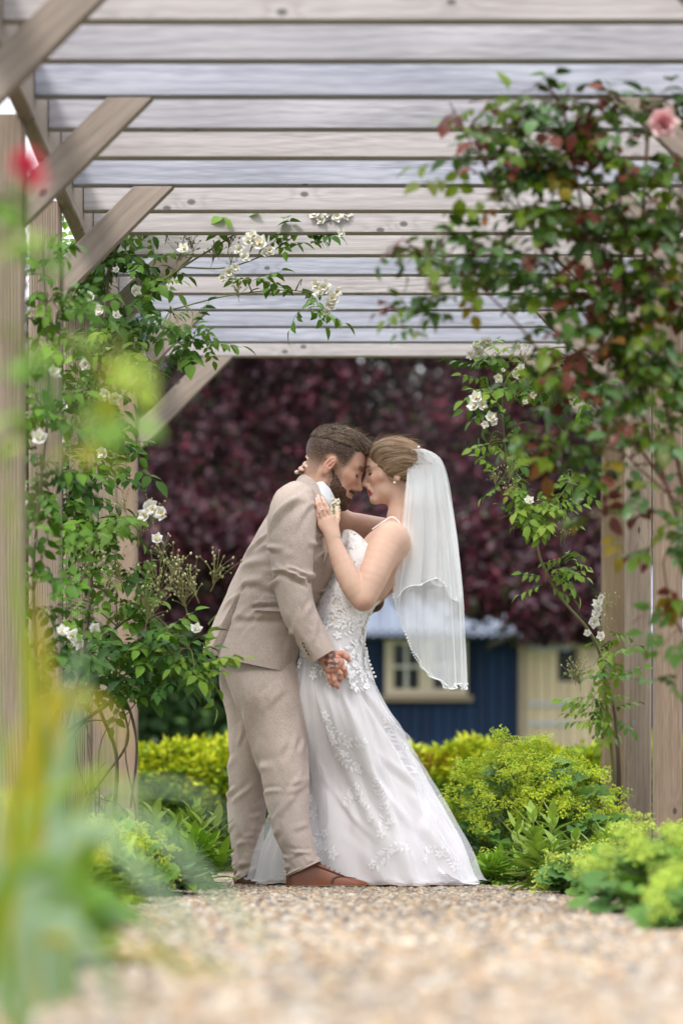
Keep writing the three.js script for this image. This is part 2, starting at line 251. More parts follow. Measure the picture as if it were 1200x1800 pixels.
// ---------------------------------------------------------------- shed
{
  const D = 24, sh = thing('garden_shed', 'navy blue boarded shed with cream door and grey corrugated roof behind the hedge', 'shed');
  const X = (px) => (px - CX) * D / F, Y = (py) => CAM_Y + (HY - py) * D / F;
  const blue = [mat([0.0015, 0.02, 0.072], 0.75), mat([0.002, 0.024, 0.082], 0.75), mat([0.0015, 0.017, 0.062], 0.75)], cream = mat([0.60, 0.47, 0.31], 0.7), cream2 = mat([0.55, 0.43, 0.29], 0.7), frameM = mat([0.62, 0.52, 0.38], 0.65), dark = mat([0.012, 0.014, 0.016], 0.6);
  const eave = Y(1112), x0 = 0.12, x1 = 4.6, depth = 2.6;
  part(sh, 'wall', (() => { const g = new THREE.BoxGeometry(x1 - x0 - 0.06, eave - 0.02, depth); g.translate((x0 + x1) / 2, (eave - 0.02) / 2, -D - depth / 2 - 0.03); return g; })(), blue[2]);
  const doorL = X(922), doorR = X(1075), winL = X(676), winR = X(820), winT = Y(1122), winB = Y(1222);
  // vertical boards, open round the window and the door
  const R = rng(77), bw = 0.092; let bi = 0;
  for (let x = x0; x < x1; x += bw, bi++) {
    const add = (a, b) => { if (b - a < 0.02) return; const g = timber(b - a, bw - 0.008, 0.018, 900 + bi); g.rotateZ(Math.PI / 2); const o = part(sh, 'board', g, blue[Math.floor(R() * 3)]); o.position.set(x + bw / 2, (a + b) / 2, -D - 0.012); };
    const c = x + bw / 2;
    if (c > doorL - 0.06 && c < doorR + 0.06) add(Y(1128), eave); else if (c > winL - 0.03 && c < winR + 0.03) { add(0, winB); add(winT, eave); } else add(0, eave);
  }
  // window
  const win = part(sh, 'window', (() => { const t = 0.05, L = [], add = (xa, xb, ya, yb, z) => { const g = new THREE.BoxGeometry(xb - xa, yb - ya, 0.05); g.translate((xa + xb) / 2, (ya + yb) / 2, z); L.push(g); }; add(winL, winR, winT - t, winT, -D + 0.02); add(winL, winL + 0.075, winB, winT - t, -D + 0.02); add(winR - 0.05, winR, winB, winT - t, -D + 0.02); add((winL + winR) / 2 - 0.06, (winL + winR) / 2 + 0.06, winB, winT - t, -D + 0.022); return mergeUV(L); })(), frameM);
  const sill = new THREE.BoxGeometry(winR - winL + 0.09, 0.05, 0.1); sill.translate((winL + winR) / 2, winB - 0.03, -D + 0.05); part(win, 'sill', sill, mat([0.30, 0.22, 0.15], 0.7));
  const board = new THREE.BoxGeometry(winR - winL - 0.01, 0.055, 0.05); board.translate((winL + winR) / 2, winB + 0.025, -D + 0.035); part(win, 'bottom_rail', board, frameM);
  for (const [a, b] of [[winL + 0.075, (winL + winR) / 2 - 0.06], [(winL + winR) / 2 + 0.06, winR - 0.05]]) {
    const m = (a + b) / 2, c = (winB + winT) / 2;
    for (const [pa, pb] of [[a, m - 0.013], [m + 0.013, b]]) for (const [ya, yb] of [[winB + 0.05, c - 0.013], [c + 0.013, winT - 0.05]]) { const g = new THREE.PlaneGeometry(pb - pa, yb - ya); g.translate((pa + pb) / 2, (ya + yb) / 2, -D + 0.006); part(win, 'pane', g, mat([0.02, 0.026, 0.03], 0.08)); }
    const bar = mergeUV([bake(new THREE.BoxGeometry(0.026, winT - winB - 0.1, 0.03), V(m, c + 0.0, -D + 0.022)), bake(new THREE.BoxGeometry(b - a, 0.026, 0.026), V(m, c, -D + 0.019))]); part(win, 'glazing_bar', bar, mat([0.66, 0.63, 0.56], 0.6));
  }
  // door of vertical boards with strap hinges and a small window
  const door = part(sh, 'door', (() => { const g = new THREE.BoxGeometry(doorR - doorL, Y(1128) - 0.02, 0.03); g.translate((doorL + doorR) / 2, (Y(1128) + 0.02) / 2 - 0.01, -D - 0.02); return g; })(), cream2);
  for (let x = doorL, k = 0; x < doorR - 0.02; x += 0.0915, k++) { const hh = Y(1128) - 0.04, add = (a, b) => { const g = timber(b - a, 0.086, 0.02, 40 + k); g.rotateZ(Math.PI / 2); const o = part(door, 'plank', g, k % 3 ? cream : cream2); o.position.set(x + 0.046, (a + b) / 2, -D + 0.009); }; const c = x + 0.046; if (c > X(984) && c < X(1010)) { add(0.03, Y(1198)); add(Y(1138), hh); } else add(0.03, hh); }
  const dw = new THREE.PlaneGeometry(X(1012) - X(980), Y(1136) - Y(1200)); dw.translate((X(1012) + X(980)) / 2, (Y(1136) + Y(1200)) / 2, -D + 0.004); part(door, 'pane', dw, dark);
  for (const y of [1118, 1237, 1272]) { const g = new THREE.BoxGeometry(0.36, 0.032, 0.012); g.translate(doorL + 0.2, Y(y === 1118 ? 1140 : y), -D + 0.026); part(door, 'strap_hinge', g, mat([0.42, 0.45, 0.50], 0.5, { metalness: 0.3 })); }
  part(sh, 'door_frame', mergeUV([bake(new THREE.BoxGeometry(0.05, Y(1122), 0.06), V(doorL - 0.03, Y(1122) / 2, -D + 0.02)), bake(new THREE.BoxGeometry(0.05, Y(1122), 0.06), V(doorR + 0.03, Y(1122) / 2, -D + 0.02)), bake(new THREE.BoxGeometry(doorR - doorL + 0.11, 0.03, 0.06), V((doorL + doorR) / 2, Y(1122) + 0.016, -D + 0.02))]), mat([0.36, 0.28, 0.2], 0.7));
  // corrugated roof
  const roof = loft(2, 440, (u, v) => { const x = lerp(x0 - 0.15, x1 + 0.15, v), s = lerp(-0.16, 1.6, u); return V(x, eave + 0.03 + s * 0.42 + 0.013 * Math.cos(x * 6.283 / 0.076), -D + 0.02 - s); });
  part(sh, 'roof', roof, mat([0.40, 0.46, 0.58], 0.42, { metalness: 0.35 }));
  const gut = new THREE.BoxGeometry(x1 - x0 + 0.26, 0.07, 0.05); gut.translate((x0 + x1) / 2, eave - 0.03, -D + 0.07); part(sh, 'fascia', gut, mat([0.02, 0.025, 0.035], 0.6));
  settle(sh, V((x0 + x1) / 2, 0, -D - 1));
}

// ---------------------------------------------------------------- leaves
function leafGeo(L, Wd, fold = 0.25, curl = 0.2, n = 4, tip = 1.0, base = 0.0) { // along +y from the origin, face +z
  const P = [], U = [], I = [];
  for (let i = 0; i <= n; i++) { const t = i / n, w = Wd * 0.5 * Math.pow(Math.sin(Math.PI * Math.pow(clamp(t * (1 - base) + base * 0.5), 0.8 * tip)), 0.85), y = L * t, z = -curl * L * t * t; P.push(-w, y, z + fold * w, 0, y, z, w, y, z + fold * w); U.push(0, t, 0.5, t, 1, t); }
  for (let i = 0; i < n; i++) { const a = i * 3; I.push(a, a + 1, a + 3, a + 1, a + 4, a + 3, a + 1, a + 2, a + 4, a + 2, a + 5, a + 4); }
  const g = new THREE.BufferGeometry(); g.setAttribute('position', new THREE.Float32BufferAttribute(P, 3)); g.setAttribute('uv', new THREE.Float32BufferAttribute(U, 2)); g.setIndex(I); g.computeVertexNormals(); return g;
}
function tuft(n, L, Wd, seed, spread = 1) { // several leaves about one point
  const R = rng(seed), list = [];
  for (let i = 0; i < n; i++) list.push(bake(leafGeo(L * (0.7 + R() * 0.5), Wd * (0.7 + R() * 0.5), 0.3, 0.3, 2), V((R() - .5) * L * spread, (R() - .5) * L * spread, (R() - .5) * L * spread), eul((R() - .3) * 2.2, R() * 6.28, (R() - .5) * 1.6)));
  return mergeUV(list);
}
// one spray of a rose: a stalk with pairs of leaflets and one at the end
function sprayGeo(pairs, L, Wd, gap, seed) {
  const R = rng(seed), list = [], len = gap * (pairs + 0.6);
  list.push(tube([V(0, 0, 0), V(0, len * 0.5, 0.004), V(0, len, -0.004)], [L * 0.022, L * 0.012], 3, 3));
  for (let i = 0; i < pairs; i++) for (const s of [-1, 1]) { const k = 0.75 + 0.3 * (i / pairs); list.push(bake(leafGeo(L * k, Wd * k, 0.22, 0.25 + R() * 0.2, 4), V(0, gap * (i + 0.6), 0), eul((R() - .7) * 0.5, s * (R() * 0.3), -s * (1.0 + R() * 0.3)))); }
  list.push(bake(leafGeo(L * 1.1, Wd * 1.1, 0.22, 0.3, 4), V(0, len, 0), eul(-0.2, (R() - .5) * 0.4, 0)));
  return mergeUV(list);
}
// ---------------------------------------------------------------- copper beech and trees behind
function tree(name, label, x, z, H, rx, ry, cy, nTufts, leafL, pals, seed, extraBlobs = [], trunkR = 0.16) {
  const R = rng(seed), t = thing(name, label, 'tree'), bark = mat([0.10, 0.085, 0.07], 0.9);
  const limbs = []; const top = V(x, cy, z);
  part(t, 'trunk', tube([V(x, -0.05, z), V(x + 0.05, cy * 0.35, z), V(x - 0.05, cy * 0.7, z + 0.05), V(x, cy + ry * 0.6, z)], [trunkR, trunkR * 0.8, trunkR * 0.6, 0.03], 14, 9), bark);
  const blobs = [];
  for (let i = 0; i < 26; i++) { const a = R() * 6.28, e = (R() - 0.5) * 2, rr = Math.sqrt(1 - e * e) * (0.55 + 0.45 * R()); const b = V(x + Math.cos(a) * rx * rr, cy + e * ry * (0.6 + 0.4 * R()), z + Math.sin(a) * rx * 0.75 * rr); blobs.push([b, (0.26 + R() * 0.2) * rx]); limbs.push(b); }
  for (const [bx, by, bz, br] of extraBlobs) { const b = V(bx, by, bz); blobs.push([b, br]); limbs.push(b); }
  part(t, 'limb', merge(limbs.map((b) => { const s = V(x, clamp(b.y - 0.6, 0.6, cy + ry * 0.4), z); return tube([s, s.clone().lerp(b, 0.5).add(V(0, 0.12, 0)), b], [0.045, 0.012], 6, 5); })), bark);
  const mats = [], cols = [], tg = tuft(6, leafL, leafL * 0.62, seed + 1, 2.4);
  for (let i = 0; i < nTufts; i++) { const [b, br] = blobs[Math.floor(R() * blobs.length)]; let p; do p = V(R() * 2 - 1, R() * 2 - 1, R() * 2 - 1); while (p.length() > 1 || p.length() < 0.25); p.multiplyScalar(br).add(b); if (p.y < 0.15) continue; mats.push(M4(p, eul(R() * 3, R() * 6.28, R() * 3), 0.7 + R() * 0.7)); const c = pals[Math.floor(R() * pals.length)], k = 0.7 + R() * 0.6; cols.push(lin(c[0] * k, c[1] * k, c[2] * k)); }
  instanced(t, 'crown', tg, leafMat(0xffffff, 0.3, 0.32), mats, cols);
  settle(t, V(x, 0, z)); return t;
}
const copper = [[.075, .022, .034], [.055, .018, .028], [.10, .026, .04], [.105, .055, .075], [.032, .013, .019], [.13, .026, .042], [.075, .042, .055], [.04, .042, .02], [.05, .028, .03]];
const greenD = [[.025, .06, .015], [.035, .08, .02], [.02, .045, .015], [.05, .10, .02]];
{
  // boughs of the beech hang in front of the shed roof
  const hang = []; for (const [px, py, d, r] of [[860, 1000, 23, .35], [930, 1040, 22.6, .3], [985, 1060, 22.5, .26], [900, 960, 23, .4], [1010, 1020, 22.5, .3], [840, 1040, 22.8, .16], [770, 980, 23, .3], [690, 960, 23, .35], [600, 970, 23, .35], [450, 980, 23, .4], [330, 960, 23, .4], [290, 1000, 23, .3], [1050, 960, 22.6, .3], [960, 1090, 22.4, .12], [1030, 1085, 22.4, .12]]) { const p = at(px, py, d); hang.push([p.x, p.y, p.z, r]); }
  tree('copper_beech', 'dark purple-leaved beech tree whose boughs hang over the shed roof', 0.6, -26.6, 6, 3.1, 2.1, 4.0, 17000, 0.07, copper, 401, hang);
  tree('copper_beech', 'dark purple-leaved tree behind the groom and the hanging white roses', -2.2, -27.5, 6, 2.5, 2.2, 3.6, 12000, 0.07, copper, 402, [[-1.6, 1.9, -26, .5], [-2.2, 1.9, -26, .6], [-1.0, 2.2, -26, .5]]);
  const gl = ['dark green evergreen behind the groom and the low hedge', 'dark green tree behind the purple beech, nearest the groom', 'dark green tree glimpsed through gaps behind the bride', 'dark green tree behind the shed door', 'dark green tree behind the pink rose and far posts', 'dark green tree behind the blurred foreground leaves'];
  [[-2.0, -22.0, 1.15, 0.75, 0.75], [-1.6, -33, 2.9, 3.0, 3.2], [1.8, -34, 3.0, 3.0, 3.2], [4.6, -32, 2.6, 3.0, 3.2], [8.2, -30, 3, 3.2, 3.4], [-6.4, -31, 3, 2.6, 3.0]].forEach(([x, z, rx, ry, cy], i) => tree('green_tree', gl[i], x, z, 6, rx, ry, cy, i ? 5200 : 2600, i ? 0.14 : 0.07, greenD, 410 + i, [], i ? 0.2 : 0.05));
}
// ---------------------------------------------------------------- golden hedge
{
  const R = rng(91), h = thing('hedge', 'low clipped golden-yellow hedge running behind the couple', 'hedge');
  const x0 = -2.4, x1 = 3.0, zc = -13.9, hh = 0.6, hw = 0.3;
  const prof = (u, v) => { const a = v * Math.PI; const x = lerp(x0, x1, u), k = 0.92 + 0.16 * ns(x * 4, v * 5, 2); return V(x, Math.pow(Math.sin(a), 0.35) * hh * k - 0.01, zc - Math.sign(Math.cos(a)) * Math.pow(Math.abs(Math.cos(a)), 0.4) * hw * k); };
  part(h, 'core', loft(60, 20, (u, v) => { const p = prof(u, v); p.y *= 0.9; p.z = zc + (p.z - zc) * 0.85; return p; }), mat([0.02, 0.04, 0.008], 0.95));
  const mats = [], cols = [], g = tuft(5, 0.03, 0.015, 6, 1.2);
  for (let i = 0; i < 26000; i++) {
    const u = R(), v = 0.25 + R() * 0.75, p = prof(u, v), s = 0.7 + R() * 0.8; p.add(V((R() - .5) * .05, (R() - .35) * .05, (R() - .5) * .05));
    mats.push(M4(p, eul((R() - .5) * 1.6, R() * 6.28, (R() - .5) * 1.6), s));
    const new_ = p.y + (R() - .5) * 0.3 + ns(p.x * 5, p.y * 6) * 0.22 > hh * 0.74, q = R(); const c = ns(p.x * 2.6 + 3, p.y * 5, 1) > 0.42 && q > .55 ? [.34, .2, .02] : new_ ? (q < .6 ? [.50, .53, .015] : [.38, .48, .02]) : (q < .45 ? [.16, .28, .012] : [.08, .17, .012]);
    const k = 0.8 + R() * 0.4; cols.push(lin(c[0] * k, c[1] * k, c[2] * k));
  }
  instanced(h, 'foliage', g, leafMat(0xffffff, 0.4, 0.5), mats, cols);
  settle(h, V((x0 + x1) / 2, 0, zc));
}
// ---------------------------------------------------------------- people
const clothTex = tex(512, 512, (u, v) => { const a = tn(u, v, 180, 26, 2.2), b = tn(u, v, 26, 180, 6.2), c = tn(u, v, 6, 6, 8.8); const k = 1 + 0.16 * a + 0.16 * b + 0.03 * c; return [0.715 * k, 0.65 * k, 0.612 * k]; });
const weave = tex(256, 256, (u, v) => [0.5 + 0.25 * Math.sin(u * 6.283 * 64) * Math.sin(v * 6.283 * 64) + 0.2 * tn(u, v, 60, 60, 3)], false);
const suitM = mat(0xffffff, 0.85, { map: clothTex, bumpMap: weave, bumpScale: 0.0004, phys: { sheen: 0.25, sheenRoughness: 0.6, sheenColor: lin(.8, .74, .68) } });
const skinM = mat(0xffffff, 0.5, { vertexColors: true, phys: { sheen: 0.06, sheenRoughness: 0.5, sheenColor: lin(.9, .5, .4), specularIntensity: 0.45 } });
const hairM = mat(0xffffff, 0.5, { vertexColors: true, phys: { specularIntensity: 0.4 } });
const arr = (v) => [v.x, v.y, v.z];
const J = (px, py, w) => arr(G(px, py, w));
const MPX = D0 / F;

// frame of a head: origin at eye height, x forward, y up, z to the camera
function headFrame(ox, oy, w, dir, pitch, scale) {
  const o = G(ox, oy, w), c = Math.cos(pitch), s = Math.sin(pitch);
  const fx = dir * c, fy = -s, ux = dir * s, uy = c;
  return { o, scale, local: (x, y, z) => { const a = (x - o.x) / scale, b = (y - o.y) / scale; return [a * fx + b * fy, a * ux + b * uy, (z - o.z) / scale]; }, world: (a, b, z) => V(o.x + (a * fx + b * ux) * scale, o.y + (a * fy + b * uy) * scale, o.z + z * scale) };
}
function headField(x, y, z, male) {
  const az = Math.abs(z), m = male ? 1 : 0;
  let d = ell(x, y, az, [-0.014, 0.034, 0], [0.098, 0.084, 0.075]);
  d = smin(d, ell(x, y, az, [0.034, 0.03, 0], [0.053, 0.06, 0.058]), 0.03);
  d = smin(d, ell(x, y, az, [0.034, -0.036, 0], [0.054, 0.08, 0.053 + 0.004 * m]), 0.03);
  d = smin(d, ell(x, y, az, [0.026, -0.072, 0], [0.05, 0.032 + 0.008 * m, 0.043 + 0.011 * m]), 0.028);
  d = smin(d, cap(x, y, az, [0.076, -0.099, 0], [0.072, -0.1, 0.012], 0.0165, 0.014), 0.022);
  d = smin(d, cap(x, y, az, [0.062, -0.024, 0.036], [0.045, -0.02, 0.05], 0.02, 0.014), 0.022);
  d = smin(d, cap(x, y, az, [0.0805, 0.018, 0.008], [0.066, 0.02, 0.044], 0.009 + 0.0015 * m, 0.008), 0.016);
  d = smax(d, -(Math.hypot(x - 0.101, y - 0.001, az - 0.031) - 0.0165), 0.014);
  d = smin(d, Math.hypot(x - 0.0735, y + 0.002, az - 0.031) - 0.0125, 0.005);
  d = smin(d, cap(x, y, az, [0.083, 0.006, 0], [0.1075, -0.037, 0], 0.0068, 0.009 + 0.001 * m), 0.012);
  d = smin(d, Math.hypot(x - 0.0965, y + 0.043, az - 0.0115) - 0.0078, 0.008);
  d = smin(d, cap(x, y, az, [0.088, -0.052, 0], [0.086, -0.06, 0.012], 0.008, 0.01), 0.012);
  d = smin(d, cap(x, y, az, [0.0945, -0.0655, 0], [0.08, -0.0705, 0.023], 0.0056, 0.003), 0.006);
  d = smin(d, cap(x, y, az, [0.0915, -0.0785, 0], [0.08, -0.0725, 0.02], 0.0066, 0.003), 0.006);
  d = smax(d, -cap(x, y, az, [0.1005, -0.0712, 0], [0.084, -0.0712, 0.024], 0.0016, 0.001), 0.002);
  // ear
  const ex = x + 0.012 + (y + 0.01) * -0.2, ey = y + 0.014;
  let e = ell(ex, ey, az, [0, 0, 0.0755], [0.0165, 0.028, 0.0085]);
  e = smin(e, ell(ex, ey, az, [0.004, -0.026, 0.075], [0.0095, 0.01, 0.006]), 0.006);
  e = smax(e, -ell(ex, ey, az, [0.002, 0.004, 0.0855], [0.011, 0.019, 0.008]), 0.004);
  e = smin(e, cap(ex, ey, az, [0.001, -0.012, 0.079], [0.004, 0.013, 0.0805], 0.0035, 0.003), 0.004);
  e = smax(e, -Math.hypot(ex - 0.007, ey + 0.006, az - 0.083) + 0.0055, 0.003);
  d = smin(d, e, 0.006);
  return d;
}
function boxOf(pts, pad) { const lo = [1e9, 1e9, 1e9], hi = [-1e9, -1e9, -1e9]; for (const p of pts) for (let k = 0; k < 3; k++) { lo[k] = Math.min(lo[k], p[k] - pad); hi[k] = Math.max(hi[k], p[k] + pad); } return [lo, hi]; }
// a field from chains [[point, radius], ...] with one blend radius
function chainField(chains, k) { return (x, y, z) => { let D = 1e9; for (const c of chains) { let d = 1e9; for (let i = 0; i + 1 < c.length; i++) d = smin(d, cap(x, y, z, c[i][0], c[i + 1][0], c[i][1], c[i + 1][1]), 0.004); D = D > 1e8 ? d : smin(D, d, k); } return D; }; }
// creases in cloth: strokes on the unrolled surface (metres), each a ridge beside a valley
function strokes(seed, list) {
  const R = rng(seed), S = [];
  for (const [n, s0, s1, t0, t1, ang, spread, L, w, dep] of list) for (let i = 0; i < n; i++) S.push([lerp(s0, s1, R()), lerp(t0, t1, R()), ang + (R() - .5) * spread, L * (0.6 + 0.7 * R()), w * (0.7 + 0.6 * R()), dep * (0.55 + 0.7 * R()), R() < .5 ? -1 : 1, (R() - .5) * 3]);
  return (s, t) => { let d = 0; for (const [a, b, g, L, w, dep, sg, bow] of S) { const x = s - a, y = t - b; if (Math.abs(x) > L || Math.abs(y) > L) continue; const p = x * Math.sin(g) + y * Math.cos(g); let q = (x * Math.cos(g) - y * Math.sin(g) + bow * p * p) * sg; const e = Math.max(0, 1 - (p / (L * 0.5)) ** 2); if (!e) continue; d += dep * e * (Math.exp(-((q / w) ** 2)) - 0.75 * Math.exp(-(((q - 1.7 * w) / w) ** 2))); } return d; };
}
// hand: palm chains blend softly, fingers stay apart
function handMesh(palm, fingers, h = 0.0026, kp = 0.014, kf = 0.004) {
  const pf = chainField(palm, kp), ff = fingers.map((c) => chainField([c], 0.003));
  const f = (x, y, z) => { let d = 1e9; for (const g of ff) d = Math.min(d, g(x, y, z)); return smin(pf(x, y, z), d, kf); };
  const [lo, hi] = boxOf([...palm, ...fingers].flat().map((q) => q[0]), 0.035);
  return sdfMesh(f, lo, hi, h);
}
const SKIN_M = [0.56, 0.335, 0.245], SKIN_F = [0.62, 0.405, 0.31];
const mix3 = (a, b, t) => a.map((x, i) => lerp(x, b[i], clamp(t)));
function skinTone(base, p, amp = 1) { const n = fbm(p.x * 30, p.y * 30, p.z * 30, 4) * 0.2 * amp, m = ns(p.x * 190, p.y * 190, p.z * 190) * 0.06 * amp; return [base[0] * (1 + n * 0.5 + m), base[1] * (1 + n + m), base[2] * (1 + n * 1.2 + m)]; }

// loose strands standing off the modelled hair
function strandGeo(geo, n, seed, pass, dir, L, lift, r) {
  const R = rng(seed), P = geo.attributes.position, N = geo.attributes.normal, out = []; let guard = 0;
  while (out.length < n && guard++ < n * 60) { const i = Math.floor(R() * P.count), p = V(0, 0, 0).fromBufferAttribute(P, i), m = V(0, 0, 0).fromBufferAttribute(N, i); if (!pass(p, m)) continue; const d = dir(p, m).addScaledVector(V(R() - .5, R() - .5, R() - .5), 0.7); d.addScaledVector(m, -d.dot(m)).normalize(); const l = L * (0.5 + R()), h = lift * (0.3 + R()); out.push(tube([p.clone().addScaledVector(m, -0.001), p.clone().addScaledVector(d, l * 0.45).addScaledVector(m, h * 0.7), p.clone().addScaledVector(d, l).addScaledVector(m, h)], [r, r * 0.4], 4, 3)); }
  return out;
}
// ================================================================= groom
{
  const g = thing('person', 'groom in a beige suit and tan brogues leaning in to the bride', 'person');
  const HF = headFrame(588, 817, 0, 1, 0.43, 1.085);
  // ---- body: head, neck, hands in one mesh
  const neckA = arr(HF.world(-0.035, -0.05, 0)), neckB = J(549, 893, 0), neckM = J(563, 858, 0);
  const neckF = (x, y, z) => { const q = (z + D0) * 0.86 - D0; return smin(cap(x, y, q, neckA, neckM, 0.055, 0.059), cap(x, y, q, neckM, neckB, 0.059, 0.075), 0.02); };
  const apple = arr(HF.world(0.02, -0.135, 0));
  const headF = (x, y, z) => { const [a, b, c] = HF.local(x, y, z); return smin(smin(headField(a, b, c, true) * HF.scale, neckF(x, y, z), 0.03), cap(x, y, z, apple, J(585, 893, 0), 0.03, 0.03), 0.03); };
  const hc = arr(HF.o), head = sdfMesh(headF, [hc[0] - 0.16, hc[1] - 0.19, hc[2] - 0.12], [hc[0] + 0.16, hc[1] + 0.17, hc[2] + 0.12], 0.0026);
  tint(head, (p) => {
    const [a, b, c] = HF.local(p.x, p.y, p.z), az = Math.abs(c); let k = skinTone(SKIN_M, p);
    const gr = ns(p.x * 420, p.y * 420, p.z * 420);
    k = mix3(k, [0.60, 0.24, 0.18], 0.45 * sstep(0.03, 0.0, Math.hypot(a - 0.07, b + 0.03, az - 0.045)) + 0.5 * sstep(0.016, 0.0, Math.hypot(a - 0.115, b + 0.04, az)) + 0.5 * sstep(0.068, 0.074, az) * (a < 0.02 ? 1 : 0) * sstep(0.04, 0.0, Math.abs(b + 0.012)));
    // faded sides: cropped hair seen through, grain of short hairs
    const line = 0.058 - 0.1 * clamp(-a / 0.1) * 0.15, side = sstep(0.056, 0.036, a - 0.18 * (b - 0.03)) * sstep(-0.058 - 0.05 * (a < -0.04 ? 1 : 0), 0.035, b + gr * 0.012), notEar = 1 - sstep(0.03, 0.02, Math.hypot(a + 0.012, (b + 0.012) * 0.75)) * sstep(0.066, 0.07, az);
    k = mix3(k, [0.022, 0.016, 0.013], side * notEar * (0.92 + 0.3 * gr));
    // sideburn and stubble joining the beard
    const st = sstep(0.012, -0.03, b + 0.012) * sstep(0.0, 0.012, a + 0.004) * sstep(0.05, 0.03, a - 0.25 * (-0.03 - b)) * sstep(0.02, -0.01, b); k = mix3(k, [0.10, 0.06, 0.042], st * (0.6 + 0.5 * gr));
    const must = sstep(0.012, 0.004, Math.abs(b + 0.0585)) * sstep(0.07, 0.08, a) * sstep(0.032, 0.02, az); k = mix3(k, [0.08, 0.045, 0.03], must * (0.7 + 0.4 * gr));
    const soul = sstep(0.006, 0.001, Math.abs(b + 0.0715)) * sstep(0.08, 0.088, a) * sstep(0.024, 0.018, az); k = mix3(k, [0.45, 0.19, 0.16], soul * 0.8);
    const brow = sstep(0.0095, 0.0055, Math.abs(b - 0.022 - 0.10 * (az - 0.028) * (az < 0.034 ? 1 : -1))) * sstep(0.008, 0.014, az) * sstep(0.052, 0.044, az) * sstep(0.045, 0.06, a); k = mix3(k, [0.06, 0.038, 0.026], brow * (0.7 + 0.4 * gr));
    const lash = sstep(0.0055, 0.003, Math.abs(b + 0.0075 - 6 * (az - 0.031) ** 2)) * sstep(0.016, 0.012, Math.abs(az - 0.031)) * sstep(0.065, 0.07, a); k = mix3(k, [0.03, 0.018, 0.014], lash * 0.9);
    // neck tattoo
    const [ta, tb] = [a - 0.005, b + 0.115]; const inT = sstep(0.042, 0.03, Math.hypot(ta * 0.8, tb)) * sstep(0.02, 0.03, c); if (inT > 0) k = mix3(k, [0.06, 0.05, 0.05], inT * sstep(0.0, 0.12, fbm(p.x * 60, p.y * 60, 2.2, 3) + 0.08) * 0.8);
    return k;
  });
  // right hand, back towards the camera, laid on the bride's hip
  const P = (x, y, w, r) => [J(x, y, w), r];
  const palmR = [[P(565, 1148, .225, .026), P(576, 1160, .236, .026), P(584, 1176, .246, .017)], [P(572, 1155, .234, .023), P(591, 1170, .25, .017)], [P(572, 1150, .23, .022), P(597, 1164, .246, .016)], [P(570, 1152, .23, .02), P(577, 1176, .238, .015)]];
  const finR = [
    [P(583, 1180, .243, .0098), P(588, 1195, .246, .0092), P(590, 1203, .241, .0085), P(594, 1208, .231, .0074)],
    [P(575, 1176, .237, .0094), P(579, 1191, .238, .0088), P(582, 1200, .232, .008), P(586, 1205, .222, .007)],
    [P(591, 1174, .248, .0098), P(598, 1184, .25, .0092), P(599, 1192, .242, .0085), P(597, 1196, .23, .0076)],
    [P(597, 1166, .245, .0098), P(605, 1176, .245, .0092), P(607, 1184, .235, .0084), P(606, 1189, .22, .0074)],
    [P(590, 1150, .235, .0135), P(602, 1149, .239, .0115), P(609, 1155, .24, .0102), P(613, 1161, .236, .0082)]];
  const handR = handMesh(palmR, finR);
  const tatM = (p, q) => { const u = (p.x - J(583, 1164, .24)[0]) / MPX, v = -(p.y - J(583, 1164, .24)[1]) / MPX; const swirl = Math.sin(u * 0.5 + 3 * ns(u * 0.12, v * 0.12, 3)) + Math.sin(v * 0.62 + 2.4 * ns(u * 0.1, v * 0.15, 9)); return sstep(17, 11, Math.hypot(u * 1.0, (v + 2) * 0.95)) * sstep(-0.2, 0.7, swirl + 0.5); };
  tint(handR, (p) => { let k = skinTone([0.54, 0.27, 0.195], p); const u = (p.x - J(583, 1164, .24)[0]) / MPX, v = -(p.y - J(583, 1164, .24)[1]) / MPX; k = mix3(k, [0.045, 0.05, 0.058], tatM(p) * 0.88); k = mix3(k, [0.55, 0.10, 0.04], sstep(4, 1.5, Math.hypot(u + 7, v + 3)) * 0.7 + sstep(3, 1, Math.hypot(u + 3, v + 9)) * 0.6); const dig = sstep(4.5, 2.5, Math.hypot(u - 1, v - 24)) + sstep(4.5, 2.5, Math.hypot(u - 13, v - 20)); k = mix3(k, [0.06, 0.055, 0.06], clamp(dig) * sstep(-0.05, 0.15, ns(p.x * 500, p.y * 500)) * 0.8); return k; });
  // left hand behind the bride's back
  const palmL = [[P(657, 1050, -.13, .026), P(670, 1036, -.10, .026), P(682, 1022, -.055, .02)], [P(660, 1052, -.12, .024), P(684, 1034, -.06, .018)]];
  const finL = [[P(682, 1020, -.055, .0105), P(690, 1009, -.02, .0098), P(688, 1003, .012, .0088), P(680, 999, .03, .0075)], [P(684, 1027, -.055, .0105), P(693, 1017, -.015, .0098), P(690, 1011, .02, .0088), P(681, 1007, .04, .0075)], [P(685, 1034, -.055, .0105), P(694, 1026, -.015, .0098), P(691, 1021, .02, .0088), P(681, 1017, .042, .0075)], [P(684, 1040, -.055, .01), P(692, 1035, -.015, .0092), P(688, 1031, .02, .008), P(679, 1027, .04, .007)], [P(664, 1036, -.11, .0125), P(668, 1014, -.09, .0112), P(672, 1000, -.07, .0095), P(676, 992, -.05, .008)]];
  const handL = tint(handMesh(palmL, finL, 0.003), (p) => skinTone([0.54, 0.29, 0.215], p));
  part(g, 'body', merge([head, handR, handL]), skinM);

